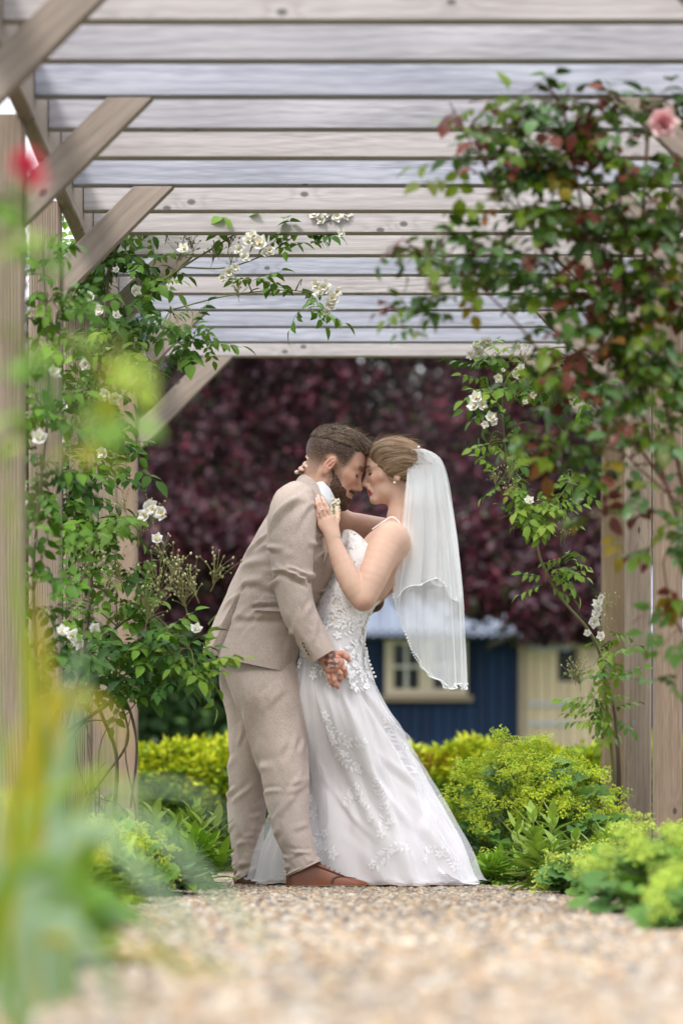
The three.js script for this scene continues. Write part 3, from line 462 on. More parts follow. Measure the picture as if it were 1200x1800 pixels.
  // ---- hair: longer top swept forward, cropped below (cropped part is on the scalp)
  const hairF = (x, y, z) => {
    const [a, b, c] = HF.local(x, y, z); let d = ell(a, b, c, [-0.014, 0.038, 0], [0.103, 0.091, 0.077]);
    d = smin(d, ell(a, b, c, [0.035, 0.09, 0], [0.062, 0.036, 0.055]), 0.03); d = smin(d, ell(a, b, c, [0.076, 0.089, 0], [0.026, 0.02, 0.04]), 0.025);
    const cut = (0.062 + 0.028 * sstep(-0.02, -0.1, a) * 0 - 0.012 * sstep(0.0, -0.11, a) + 0.010 * sstep(0.04, 0.1, a)) - b; d = smax(d, cut, 0.012);
    const st = ns(Math.atan2(c, b + 0.02) * 26 + ns(a * 22, c * 20, 4) * 1.4, a * 26, 3), st2 = ns(Math.atan2(c, b + 0.02) * 70, a * 34 + 5, 8);
    return (d - 0.0048 * st - 0.003 * st2) * HF.scale;
  };
  const hair = tint(sdfMesh(hairF, [hc[0] - 0.15, hc[1] - 0.02, hc[2] - 0.11], [hc[0] + 0.17, hc[1] + 0.18, hc[2] + 0.11], 0.0026), (p) => { const [a, b, c] = HF.local(p.x, p.y, p.z); const s = ns(Math.atan2(c, b + 0.02) * 48 + ns(a * 22, c * 20, 4) * 2, a * 20, 7), t = ns(a * 14, b * 14, c * 14); return mix3([0.035, 0.023, 0.017], [0.19, 0.13, 0.092], 0.42 + 0.95 * s + 0.5 * t); });
  const gs = strandGeo(hair, 420, 3, (p, m) => HF.local(p.x, p.y, p.z)[1] > 0.055, () => V(0.9, 0.25, 0), 0.026, 0.009, 0.0009).map((q, i) => flatColor(q, i % 3 ? [0.10, 0.068, 0.048] : [0.24, 0.17, 0.12]));
  part(g, 'hair', merge([hair, ...gs]), hairM, 'short brown swept hair with faded sides');
  // ---- beard
  const beardF = (x, y, z) => {
    const [a, b, c] = HF.local(x, y, z), az = Math.abs(c); let d = headField(a, b, c, true) - 0.002 - 0.006 * sstep(-0.03, -0.08, b); d = smin(d, ell(a, b, az, [0.07, -0.11, 0], [0.029, 0.02, 0.032]), 0.015);
    const up = b + 0.006 * ns(a * 130, b * 130, c * 130) - (a < 0.072 ? lerp(-0.018, -0.064, sstep(0.0, 0.07, a)) : lerp(-0.064, -0.082, sstep(0.072, 0.08, a))), fr = a - 0.091, bk = -(a + 0.0) - 0.25 * (b + 0.05), near = headField(a, b, c, true) + 0.004;
    d = smax(smax(smax(d, up, 0.012), bk, 0.012), -near, 0.003); d = smax(d, fr - 0.012, 0.006);
    const mo = smax(smax(smax(headField(a, b, c, true) - 0.0016, b + 0.053, 0.003), -(b + 0.066), 0.003), Math.max(0.068 - a, az - 0.03), 0.004); d = smin(d, smax(mo, -near, 0.003), 0.004);
    return (d - 0.0022 * ns(a * 150, b * 90, c * 150) - 0.0012 * ns(a * 330, b * 200, c * 330)) * HF.scale;
  };
  part(g, 'beard', tint(sdfMesh(beardF, [hc[0] - 0.06, hc[1] - 0.2, hc[2] - 0.1], [hc[0] + 0.14, hc[1] + 0.03, hc[2] + 0.1], 0.0026), (p) => { const n = ns(p.x * 220, p.y * 160, p.z * 220), m = ns(p.x * 420, p.y * 420, p.z * 420); return mix3([0.038, 0.022, 0.016], [0.15, 0.078, 0.045], 0.3 + 0.5 * n + 0.5 * m); }), hairM, 'trimmed dark brown beard');

  // ---- jacket
  const rows = spline([[548, 836, 586, 892, .07], [520, 851, 592, 912, .135], [487, 882, 597, 945, .19], [458, 925, 596, 985, .208], [430, 975, 584, 1022, .205], [405, 1028, 566, 1055, .195], [386, 1070, 549, 1085, .192], [371, 1108, 534, 1125, .198], [357, 1144, 523, 1181, .205]]);
  const jst = strokes(5, [[7, .16, .36, .20, .40, .5, .6, .16, .012, .010], [9, .36, .56, .22, .46, .15, .5, .17, .011, .009], [7, .40, .60, .02, .2, -.2, .6, .12, .011, .009], [6, .25, .5, .40, .55, .5, .7, .14, .011, .008], [4, .5, .68, .3, .5, 1.2, .5, .14, .012, .006]]);
  const fold = (u, a) => { const t = (a < Math.PI ? a : 2 * Math.PI - a) * 0.18; return jst(u * 0.72, t) + 0.010 * fbm(u * 6, Math.cos(a) * 2 + 3, Math.sin(a) * 2, 3); };
  const jac = (u, v, off = 0) => {
    const r = rows(u), a = v * Math.PI * 2, ca = Math.cos(a), sa = Math.sin(a), e = 0.85, x = Math.sign(ca) * Math.pow(Math.abs(ca), e), z = Math.sign(sa) * Math.pow(Math.abs(sa), e);
    const bx = (r[0] + r[2]) / 2, by = (r[1] + r[3]) / 2, hx = (r[2] - r[0]) / 2, hy = (r[3] - r[1]) / 2; let k = 1;
    const disp = fold(u, a) + off; // side vent: the back panel stands proud of the side panel
    const ventA = 67.5 / 180 * 2 * Math.PI, back = a > ventA && a < Math.PI * 2 - ventA ? 1 : 0; const lift = 0.02 * sstep(0.6, 0.95, u) * back * sstep(ventA + 0.9, ventA, Math.min(a, Math.PI * 2 - a));
    const slit = -0.03 * sstep(0.6, 0.75, u) * Math.exp(-(((Math.min(a, Math.PI * 2 - a) - ventA + 0.02) / 0.05) ** 2)) * (back ? 0 : 1);
    const dp = (disp + lift + slit) / MPX, hl = Math.hypot(hx, hy); k = (hl + dp) / hl;
    const sag = back ? 0 : 0; const p = G(bx + hx * x * k, by + hy * x * k + 5 * sstep(0.7, 1, u) * Math.abs(z) + sag, (r[4] + disp + slit + lift * 0.8 + 0.006 * sstep(0.85, 1, u)) * z); return p;
  };
  const jacket = loft(170, 180, (u, v) => jac(u, v), true, [3, 3]);
  const sleeveRow = (list) => { const c = new THREE.CatmullRomCurve3(list.map((q) => G(q[0], q[1], q[2]))), rs = spline(list.map((q) => [q[3] * MPX])); return { c, rs }; };
  function sleeve(list, seed, amp = 1, flip = 1) {
    const { c, rs } = sleeveRow(list), S = 170, fr = c.computeFrenetFrames(S, false), LN = c.getLength();
    const st = strokes(seed + 20, [[8, LN * .36, LN * .62, .0, .26, 0.1, .7, .13, .010, .011], [5, LN * .42, LN * .6, .08, .2, -.35, .5, .12, .009, .010], [5, LN * .14, LN * .34, .02, .26, .9, .8, .14, .013, .009], [4, LN * .66, LN * .9, .02, .26, .5, .9, .11, .011, .007]]);
    return loft(S, 84, (u, v) => {
      const k = Math.round(u * S), t = fr.tangents[k], N = V(0, 0, 1).cross(t).normalize(), B = t.clone().cross(N), a = v * Math.PI * 2; // a = 0 faces the picture plane's side, B towards the camera
      const cu = sstep(0.88, 1, u); let d = st(u * LN, a * 0.08) + 0.009 * fbm(u * 6, Math.cos(a) * 1.3 + 3, Math.sin(a) * 1.3 + seed, 3); d *= amp * (1 - 0.8 * cu);
      const r = rs(u)[0] + d; return c.getPoint(u).addScaledVector(N, Math.cos(a) * r).addScaledVector(B, Math.sin(a) * r);
    }, true, [2.6, 1.6]);
  }
  const slR = sleeve([[532, 868, .10, 22], [521, 881, .155, 36], [514, 908, .195, 42], [513, 955, .22, 41], [513, 1000, .232, 36], [516, 1035, .24, 32], [527, 1080, .24, 30], [546, 1118, .235, 27.5], [567.5, 1153, .23, 25.5]], 3);
  const slL = sleeve([[545, 885, -.13, 34], [552, 935, -.2, 40], [575, 1000, -.25, 36], [598, 1042, -.26, 33], [625, 1056, -.22, 30], [658, 1052, -.145, 24]], 6, 0.6);
  const collar = loft(10, 60, (u, v) => { const a = v * Math.PI * 2, x = Math.cos(a), z = Math.sin(a), o = Math.sin(u * Math.PI) * 3; const b = [lerp(541, 519, u) - o, lerp(830, 848, u) - o], f = [lerp(588, 583, u), lerp(889, 914, u)]; return G((b[0] + f[0]) / 2 + (f[0] - b[0]) / 2 * x, (b[1] + f[1]) / 2 + (f[1] - b[1]) / 2 * x, lerp(.079, .118, u) * z); }, true, [0.3, 1.2]);
  const jk = part(g, 'jacket', mergeUV([jacket, slR, slL, collar]), suitM, 'beige wool suit jacket');
  // lapel edge on the chest
  const lapel = loft(8, 10, (u, v) => { const top = [lerp(579, 566, v), lerp(898, 876, v)], bot = [lerp(566, 556, v), lerp(1000, 985, v)], mid = [lerp(590, 553, v), lerp(932, 912, v)]; const q = (k) => (1 - u) * (1 - u) * top[k] + 2 * u * (1 - u) * mid[k] + u * u * bot[k]; return G(q(0), q(1), .155 + 0.03 * Math.sin(u * 3.1) - 0.03 * v + 0.004 * Math.sin(v * 3.14) + 0.02 * u); }, false, [0.6, 0.2]);
  part(jk, 'lapel', lapel, suitM);
  const flap = (() => { const us = [0.655, 0.74], vs = [0.285, 0.17]; return loft(6, 14, (u, v) => jac(lerp(us[0], us[1], u) - 0.012 * v, lerp(vs[0], vs[1], v), 0.010 + 0.004 * u), false, [0.2, 0.4]); })();
  part(jk, 'pocket_flap', flap, suitM);
  const btn = mat([0.035, 0.022, 0.016], 0.35), rim = mat([0.42, 0.33, 0.22], 0.4);
  [[532, 1131], [535, 1137.5], [539, 1144], [542.5, 1150.5]].forEach(([x, y]) => { const p = G(x, y, .279), q = eul(-0.05, -0.6, 0.2); const b = part(jk, 'button', bake(new THREE.CylinderGeometry(0.006, 0.0066, 0.004, 14).rotateX(Math.PI / 2), p, q), btn); part(b, 'rim', bake(new THREE.TorusGeometry(0.006, 0.0012, 6, 16), p.clone().add(V(0, 0, 0.0018)), q), rim); });
  // ---- shirt: collar and cuff
  const shirtM = mat([0.80, 0.82, 0.88], 0.7);
  const sc = loft(8, 60, (u, v) => { const a = v * Math.PI * 2, x = Math.cos(a), z = Math.sin(a); const b = [lerp(546, 544, u), lerp(824, 834, u)], f = [lerp(598, 588, u), lerp(877, 905, u)]; return G((b[0] + f[0]) / 2 + (f[0] - b[0]) / 2 * x, (b[1] + f[1]) / 2 + (f[1] - b[1]) / 2 * x + 3 * Math.abs(z) * u, lerp(.074, .088, u) * z); }, true);
  const sf = loft(10, 6, (u, v) => G(lerp(588, 570, u) + lerp(0, -8, v), lerp(885, 1010, u), lerp(.045, .13, u) + 0.03 - v * 0.09));
  part(g, 'shirt', mergeUV([sc, sf]), shirtM, 'white shirt collar');
  // ---- trousers
  function leg(list, seed) {
    const s = spline(list), st = strokes(seed + 40, [[9, .70, .84, .0, .5, 0.0, .5, .13, .011, .009], [7, .08, .34, .0, .2, .9, .6, .10, .008, .005], [7, .34, .5, .05, .3, .5, .9, .13, .010, .006], [6, .5, .7, .0, .3, .3, .8, .12, .010, .006], [4, .1, .4, .2, .34, 1.2, .4, .2, .014, .007]]);
    return loft(190, 84, (u, v) => {
      const [xl, xr, y, w, hw] = s(u), a = v * Math.PI * 2, ca = Math.cos(a), sa = Math.sin(a), mx = (xl + xr) / 2, hx = (xr - xl) / 2;
      const hemK = sstep(0.86, 0.99, u), top = sstep(0.25, 0.0, u); let d = (st(u * 0.83, a * 0.085) + 0.010 * fbm(u * 7, ca * 1.2 + seed, sa * 1.2, 3)) * (1 - 0.7 * sstep(.95, 1, u));
      d += 0.0035 * (1 - top) * (1 - hemK * 0.6) * Math.exp(-(((a - 0.25) / 0.12) ** 2)); // pressed crease in front
      const k = 1 + d / (hx * MPX); return G(mx + hx * ca * k, y - 15 * hemK * ca, w + (hw + d) * sa);
    }, true, [4, 1.6]);
  }
  const nearLeg = leg([[388, 519, 1135, .06, .115], [390, 525, 1175, .075, .115], [408, 531, 1220, .10, .115], [428, 537, 1270, .105, .105], [445, 541, 1320, .12, .095], [459, 542, 1370, .14, .085], [467, 542, 1415, .155, .078], [478, 545, 1455, .17, .075], [492, 553, 1490, .18, .073], [501, 562, 1514, .185, .074], [503, 566, 1527, .185, .074]], 1);
  const farLeg = leg([[386, 510, 1135, -.06, .115], [384, 500, 1175, -.075, .115], [391, 490, 1220, -.10, .115], [400, 482, 1270, -.105, .105], [402, 474, 1320, -.11, .095], [401, 470, 1370, -.115, .085], [400, 467, 1415, -.12, .078], [403, 463, 1455, -.12, .075], [408, 462, 1490, -.12, .073], [409, 464, 1512, -.12, .074], [411, 466, 1535, -.12, .074]], 4);
  const seatTop = loft(12, 60, (u, v) => { const r = [lerp(392, 381, u), lerp(515, 521, u), lerp(1085, 1150, u)], a = v * 6.2832; return G((r[0] + r[1]) / 2 + (r[1] - r[0]) / 2 * Math.cos(a) * 0.97, r[2] + 12 * Math.cos(a), 0.165 * Math.sin(a)); }, true, [1, 2]);
  part(g, 'trousers', mergeUV([nearLeg, farLeg, seatTop]), suitM, 'beige suit trousers breaking over the shoes');
  // ---- shoes
  const tanL = mat([0.22, 0.066, 0.025], 0.36, { phys: { clearcoat: 0.25, clearcoatRoughness: 0.35 } }), tanD = mat([0.15, 0.042, 0.017], 0.4), soleM = mat([0.03, 0.02, 0.015], 0.6), welt = mat([0.34, 0.23, 0.13], 0.6), laceM = mat([0.12, 0.05, 0.025], 0.7);
  function shoe(hx, gy, w, label) { // heel at hx, toe to the right, sole bottom at picture height gy
    const L = 143, prof = spline([[0, 33, 26, .026], [0.05, 40, 29, .032], [0.2, 52, 30, .034], [0.36, 50, 30, .035], [0.5, 38, 30, .042], [0.65, 27, 29, .047], [0.8, 20, 27, .045], [0.92, 15.5, 24, .034], [0.985, 12, 20, .018], [1, 10, 18, .008]].map((r) => [hx + r[0] * L, r[1], r[3]]));
    const up = (u, v, off = 0) => { const [x, h, hw] = prof(u), a = Math.PI * v, sh = Math.pow(Math.sin(a), 0.72), o = off / MPX; return G(x + (u > 0.97 ? o : 0), gy - 6 - Math.max(0, h - 6) * sh - o * sh, w + (hw + off) * Math.sign(Math.cos(a)) * Math.pow(Math.abs(Math.cos(a)), 0.7)); };
    const s = part(g, 'shoe', loft(60, 30, up), tanL, label);
    const cap0 = loft(2, 30, (u, v) => up(0, v).lerp(up(0, 0.5).clone().setY(G(0, gy - 6, w).y), u)); 
    part(s, 'heel_counter', mergeUV([cap0, loft(12, 30, (u, v) => up(0.0 + u * 0.13 * (1 - 0.45 * Math.abs(Math.sin(Math.PI * v)) ), v, 0.0016))]), tanD);
    // wing cap over the toe and facing round the laces
    part(s, 'toe_cap', loft(26, 36, (u, v) => up(lerp(0.70 - 0.22 * Math.pow(Math.abs(Math.cos(Math.PI * v)), 1.4), 1, u), v, 0.0013)), tanL);
    part(s, 'facing', loft(14, 24, (u, v) => up(lerp(0.335, 0.60, u), lerp(0.23 + 0.12 * u, 0.77 - 0.12 * u, v), 0.0018)), tanL);
    const dots = []; for (let i = 0; i <= 46; i++) { const v = i / 46 * 0.46 + 0.02; dots.push(bake(new THREE.SphereGeometry(0.0019, 5, 4), up(0.715 - 0.22 * Math.pow(Math.abs(Math.cos(Math.PI * v)), 1.4), v, 0.0018))); } for (let i = 0; i < 22; i++) { const u = 0.34 + i / 22 * 0.25; dots.push(bake(new THREE.SphereGeometry(0.0019, 5, 4), up(u, 0.255 + 0.12 * (u - 0.335) / 0.265, 0.0022))); } for (let i = 0; i < 14; i++) { const v = i / 14 * 0.45 + 0.02; dots.push(bake(new THREE.SphereGeometry(0.0019, 5, 4), up(0.145 * (1 - 0.45 * Math.sin(Math.PI * v)), v, 0.002))); }
    const seam = (f) => dots.push(tube(Array.from({ length: 13 }, (_, i) => f(i / 12)), 0.0013, 24, 5)); seam((t) => { const v = 0.02 + t * 0.46; return up(0.70 - 0.22 * Math.pow(Math.abs(Math.cos(Math.PI * v)), 1.4), v, 0.0016); }); seam((t) => up(lerp(0.335, 0.6, t), 0.235 + 0.12 * t, 0.002)); seam((t) => { const v = 0.02 + t * 0.46; return up(0.125 * (1 - 0.45 * Math.sin(Math.PI * v)), v, 0.002); });
    part(s, 'broguing', mergeUV(dots), soleM);
    const lc = []; for (let i = 0; i < 5; i++) { const u = 0.37 + i * 0.045; lc.push(tube([up(u, 0.36, 0.001), up(u + 0.008, 0.42, 0.005), up(u + 0.012, 0.5, 0.006), up(u + 0.008, 0.58, 0.005), up(u, 0.64, 0.001)], 0.0017, 8, 5)); } part(s, 'laces', mergeUV(lc), laceM);
    const so = (t0, t1, grow) => loft(60, 16, (u, v) => { const [x, h, hw] = prof(u), a = v * 6.2832, lift = 5 * sstep(0.75, 1, u) ; return G(x + (u > 0.95 ? grow * 300 : u < 0.03 ? -grow * 300 : 0), lerp(gy - t0, gy - t1, 0.5 + 0.5 * Math.sin(a)) - lift * 0.6, w + (hw + grow) * Math.cos(a)); }, true);
    part(s, 'sole', so(0, 4.5, 0.004), soleM); part(s, 'welt', so(4.5, 7, 0.0055), welt);
    part(s, 'heel', loft(6, 20, (u, v) => { const a = v * 6.2832; return G(hx + 19 + 20 * Math.cos(a), gy + 3 - u * 7, w + 0.032 * Math.sin(a)); }, true), soleM);
    return s;
  }
  shoe(503, 1563, .185, 'tan leather brogue shoe nearest the camera'); shoe(411, 1561, -.12, 'tan leather brogue shoe half hidden by the dress');
  // ---- buttonhole flowers
  { const R = rng(8), fl = [], gr = []; for (let i = 0; i < 60; i++) { const p = G(588 + (R() - .5) * 15 + 2, 893 + (R() - .5) * 34, .10 + (R() - .5) * .045); fl.push(bake(new THREE.IcosahedronGeometry(0.0045 + R() * 0.0025, 0), p, eul(R() * 6, R() * 6, 0))); gr.push(tube([p, p.clone().lerp(G(584, 925, .10), 0.6), G(584, 928, .10)], 0.0008, 3, 3)); } const b = part(g, 'boutonniere', mergeUV(gr), mat([0.12, 0.17, 0.05], 0.8), 'small cream flower buttonhole'); part(b, 'blossom', mergeUV(fl), mat([0.72, 0.70, 0.52], 0.8)); }
  settle(g, G(470, 1560, 0));
}

// ================================================================= bride
{
  const g = thing('person', 'bride in a white lace gown and long veil leaning back in his arms', 'person');
  const HF = headFrame(688, 828, 0.0, -1, 0.12, 0.965), hc = arr(HF.o);
  const P = (x, y, w, r) => [J(x, y, w), r];
  const nA = J(703, 862, 0), nB = J(702, 935, 0);
  const neckF = (x, y, z) => smin(cap(x, y, z, nA, nB, 0.041, 0.042), cap(x, y, z, J(701, 918, 0), J(695, 955, 0), 0.04, 0.08), 0.03);
  const headF = (x, y, z) => { const [a, b, c] = HF.local(x, y, z); return smin(headField(a, b, c, false) * HF.scale, neckF(x, y, z), 0.022); };
  const head = sdfMesh(headF, [hc[0] - 0.14, hc[1] - 0.16, hc[2] - 0.11], [hc[0] + 0.15, hc[1] + 0.14, hc[2] + 0.11], 0.0026);
  tint(head, (p) => {
    const [a, b, c] = HF.local(p.x, p.y, p.z), az = Math.abs(c); let k = skinTone(SKIN_F, p, 0.6);
    k = mix3(k, [0.62, 0.23, 0.19], 0.6 * sstep(0.036, 0.0, Math.hypot(a - 0.058, (b + 0.026) * 1.3, az - 0.05)));
    k = mix3(k, [0.40, 0.11, 0.12], sstep(0.0135, 0.010, Math.abs(b + 0.0715)) * sstep(0.079, 0.085, a + 0.0 * az) * sstep(0.024, 0.02, az));
    const brow = sstep(0.0062, 0.0026, Math.abs(b - 0.024 - 0.16 * (az - 0.026) * (az < 0.034 ? 1 : -0.9))) * sstep(0.008, 0.014, az) * sstep(0.052, 0.044, az) * sstep(0.045, 0.06, a); k = mix3(k, [0.09, 0.055, 0.035], brow * 0.85);
    k = mix3(k, [0.16, 0.08, 0.06], 0.75 * sstep(0.018, 0.006, Math.hypot(a - 0.08, b - 0.001, (az - 0.034) * 0.7)));
    const lash = sstep(0.0052, 0.0025, Math.abs(b + 0.0078 - 6 * (az - 0.032) ** 2)) * sstep(0.018, 0.013, Math.abs(az - 0.033)) * sstep(0.06, 0.068, a); k = mix3(k, [0.012, 0.008, 0.008], lash);
    return k;
  });
  // torso, shoulders and arms
  const chains = [
    [P(686, 942, .140, .052), P(672, 974, .17, .056), P(656, 1012, .2, .052), P(642, 1048, .22, .042), P(638, 1055, .222, .038)], // upper arm
    [P(637, 1055, .222, .037), P(621, 1032, .222, .041), P(607, 1004, .218, .0385), P(594, 974, .211, .032), P(586, 953, .205, .0265), P(584, 946, .205, .0255)],
    [P(690, 938, -.150, .05), P(660, 930, -.18, .045), P(625, 922, -.19, .041), P(603, 919, -.19, .038)],
    [P(603, 919, -.19, .038), P(585, 890, -.165, .034), P(567, 850, -.12, .025), P(560, 832, -.10, .024)],
    [P(694, 950, -.13, .045), P(694, 950, .13, .045)], [P(690, 968, -.10, .055), P(690, 968, .10, .055)], [P(672, 960, -.08, .06), P(672, 960, .08, .06)], [P(665, 985, -.085, .075), P(665, 985, .085, .075)], [P(650, 1020, -.06, .08), P(650, 1020, .06, .08)]];
  for (let i = 0; i < 4; i++) { const sp = spline(chains[i].map(([p, r]) => [...p, r])); chains[i] = Array.from({ length: 15 }, (_, k) => { const q = sp(k / 14); return [q.slice(0, 3), q[3]]; }); }
  const armF = chainField(chains.slice(0, 1), 0.02), foreF = chainField(chains.slice(1, 2), 0.02), farF = chainField(chains.slice(2, 4), 0.02), trunkF = chainField(chains.slice(4), 0.05);
  const bodyF = (x, y, z) => smin(smin(smin(smin(armF(x, y, z), foreF(x, y, z), 0.006), trunkF(x, y, z), 0.03), farF(x, y, z), 0.03), neckF(x, y, z) + 0.0006, 0.035);
  const [blo, bhi] = boxOf(chains.flat().map((q) => q[0]), 0.1); bhi[1] = J(0, 878, 0)[1];
  const body = tint(sdfMesh(bodyF, blo, bhi, 0.0055), (p) => { let k = skinTone(SKIN_F, p, 0.7); const e = G(640, 1066, .24); k = mix3(k, [0.60, 0.30, 0.23], 0.5 * sstep(0.06, 0.01, p.distanceTo(e))); return k; });
  // far forearm rises behind the groom's neck above the cut of the first grid
  const upF = chainField([[P(585, 890, -.165, .0336), P(567, 850, -.12, .0246), P(560, 832, -.10, .0236)]], 0.02); const [ulo, uhi] = boxOf([J(585, 890, -.165), J(560, 832, -.10)], 0.05);
  const up = tint(sdfMesh(upF, ulo, uhi, 0.0045), (p) => skinTone(SKIN_F, p, 0.7));
  // left hand on his chest
  const palm = [[P(585, 955, .205, .0245), P(580, 934, .204, .02), P(575, 915, .203, .014)], [P(584, 945, .205, .021), P(568, 917, .202, .0125)], [P(585, 945, .204, .021), P(583, 912, .202, .0135)], [P(584, 940, .204, .018), P(562, 922, .198, .011)], [P(588, 945, .2, .018), P(589, 925, .192, .013)]];
  const fing = [[P(562, 921, .199, .0078), P(558, 908, .204, .0074), P(556, 898, .202, .0068), P(557, 889, .197, .0056)], [P(568, 916, .204, .0083), P(562, 900, .209, .0079), P(558, 888, .207, .0072), P(556, 877, .2, .0058)], [P(575, 913, .205, .0084), P(567, 896, .209, .008), P(562, 884, .207, .0073), P(559, 872, .198, .0058)], [P(583, 911, .204, .0084), P(576, 896, .206, .008), P(571, 885, .203, .0073), P(566, 875, .195, .0058)], [P(589, 926, .192, .0105), P(593, 912, .18, .0092), P(593, 901, .165, .0082), P(591, 893, .15, .0066)]];
  const nailC = [0.72, 0.50, 0.46]; const handCol = (tips) => (p) => { let k = skinTone(SKIN_F, p, 0.8); let d = 9; for (const t of tips) d = Math.min(d, Math.hypot(p.x - t[0], p.y - t[1], p.z - t[2])); return mix3(k, nailC, 0.8 * sstep(0.013, 0.009, d)); };
  const hand = tint(handMesh(palm, fing), handCol(fing.map((f) => J((f[3][0], 0), 0, 0) && f[3][0])));
  // right hand: fingers over the back of his neck
  const palm2 = [[P(561, 834, -.10, .0235), P(556, 818, -.085, .018), P(552, 812, -.07, .013)], [P(560, 834, -.10, .021), P(548, 826, -.07, .0125)]];
  const fing2 = [[P(554, 808, -.07, .0084), P(543, 802, -.03, .0082), P(541, 803, .0, .0076), P(543, 806, .024, .006)], [P(550, 815, -.07, .0084), P(537, 815, -.03, .0082), P(535, 817, .004, .0076), P(540, 821, .034, .006)], [P(548, 821, -.07, .0083), P(532, 822, -.03, .008), P(528, 824, .0, .0074), P(532, 826, .03, .006)], [P(547, 827, -.07, .0076), P(530, 829, -.035, .0074), P(521, 830, -.008, .0068), P(522, 830, .018, .0056)]];
  const hand2 = tint(handMesh(palm2, fing2), handCol(fing2.map((f) => f[3][0])));
  part(g, 'body', merge([head, body, up, hand, hand2]), skinM);
  { const a = J(562, 900, .209), b = J(567, 898, .209); const c = G(564.5, 897, .2085); const rg = part(g, 'ring', bake(new THREE.TorusGeometry(0.0088, 0.0011, 6, 20), c, eul(1.35, 0.2, 0.3)), mat([0.75, 0.75, 0.76], 0.2, { metalness: 1 })); part(rg, 'stone', bake(new THREE.OctahedronGeometry(0.0028, 0), c.clone().add(V(0.001, 0.002, 0.0095))), mat([0.8, 0.83, 0.86], 0.05)); }

  // ---- hair: gathered back into a low knot
  const hairField = (a, b, c) => {
    let d = ell(a, b, c, [-0.018, 0.036, 0], [0.106, 0.091, 0.083]); d = smin(d, ell(a, b, c, [0.028, 0.062, 0], [0.06, 0.043, 0.068]), 0.03);
    d = smin(d, ell(a, b, c, [-0.105, 0.006, 0], [0.04, 0.05, 0.055]), 0.035);
    const az = Math.abs(c); d = smin(d, ell(a, b, az, [-0.022, 0.0, 0.052], [0.052, 0.045, 0.039]), 0.03);
    const line = a > 0.05 ? lerp(0.012, 0.056, (a - 0.05) / 0.03) : a > 0.015 ? lerp(-0.026, 0.012, (a - 0.015) / 0.035) : lerp(-0.062, -0.026, clamp((a + 0.06) / 0.075)); d = smax(d, (line - b) * 0.75, 0.012); // hairline from the brow over the ear
    const front = a - 0.082 - 0.01 * (b > 0.07 ? 1 : 0); d = smax(d, front, 0.02);
    return d;
  };
  const flow = (a, b, c) => { const ang = Math.atan2(c, b - 0.0 + 0.018 + 0.18 * (a + 0.02)), wob = 0.35 * Math.sin(a * 42 + ang * 2) + 1.2 * ns(a * 13, ang * 1.3, 4); return [ang, wob]; };
  const hairF = (x, y, z) => { const [a, b, c] = HF.local(x, y, z), d = hairField(a, b, c), [an, wo] = flow(a, b, c); return (d - 0.0042 * ns(an * 7 + wo, a * 9, 2) - 0.0026 * ns(an * 26 + wo * 3, a * 12, 5)) * HF.scale; };
  const bh = tint(sdfMesh(hairF, [hc[0] - 0.12, hc[1] - 0.1, hc[2] - 0.11], [hc[0] + 0.18, hc[1] + 0.16, hc[2] + 0.11], 0.0026), (p) => { const [a, b, c] = HF.local(p.x, p.y, p.z), [an, wo] = flow(a, b, c); const s = ns(an * 34 + wo * 3, a * 10, 7), t = ns(an * 9 + wo, a * 6, 3); return mix3([0.085, 0.048, 0.027], [0.36, 0.24, 0.145], 0.42 + 0.55 * s + 0.5 * t); });
  const bs = strandGeo(bh, 260, 4, (p) => true, () => V(1, -0.1, 0), 0.05, 0.004, 0.0007).map((q, i) => flatColor(q, i % 3 ? [0.26, 0.17, 0.10] : [0.42, 0.30, 0.19]));
  part(g, 'hair', merge([bh, ...bs]), hairM, 'light brown hair pinned up');
  { const p = HF.world(-0.004, -0.042, 0.083), e = part(g, 'earring', bake(new THREE.TorusGeometry(0.0045, 0.0008, 5, 12), p.clone().add(V(0, 0.002, 0))), mat([0.7, 0.66, 0.58], 0.25, { metalness: 1 }), 'pearl drop earring'); part(e, 'pearl', bake(new THREE.SphereGeometry(0.0048, 10, 8), p.clone().add(V(0.0, -0.011, 0.001))), mat([0.82, 0.78, 0.74], 0.2)); }

  // ---- gown
  const rows = spline([[604, 935, 703, 1003, .150], [593, 968, 690, 1020, .152], [577, 1010, 668, 1052, .146], [558, 1050, 645, 1088, .138], [543, 1090, 636, 1122, .148], [532, 1130, 638, 1160, .166], [524, 1170, 648, 1197, .178], [519, 1212, 668, 1240, .185], [520, 1262, 694, 1290, .195], [520, 1312, 719, 1340, .21], [517, 1362, 743, 1388, .235], [507, 1412, 766, 1434, .265], [490, 1462, 788, 1478, .295], [470, 1512, 806, 1520, .325], [457, 1557, 826, 1557, .35]]);
  const drape = strokes(77, [[12, .55, 1.15, .05, .62, 1.78, .35, .62, .017, .02], [8, .9, 1.25, .05, .6, 1.9, .5, .36, .013, .014], [6, .6, 1.1, .65, 1.3, 1.5, .4, .6, .018, .02]]);
  const gownP = (u, v, off = 0, fk = 1) => {
    const r = rows(u), a = v * Math.PI * 2, ca = Math.cos(a), sa = Math.sin(a), sk = sstep(0.44, 0.95, u), e = lerp(0.92, 1, sk);
    const x = Math.sign(ca) * Math.pow(Math.abs(ca), e), z = Math.sign(sa) * Math.pow(Math.abs(sa), e);
    const sweep = a + (u - 0.5) * 1.1 * Math.sin(a); // folds swing towards the train
    let f = 0.023 * sk * (Math.sin(sweep * 9 + 2 * ns(u * 2, ca, sa)) + 0.7 * Math.sin(sweep * 17 + 3 * ns(u * 2.4, ca * 2, sa * 2)) ) * fk + 0.012 * sk * ns(u * 5, ca * 3, sa * 3) + 0.003 * sstep(.2, .4, u) * Math.sin(sweep * 14 + u * 9);
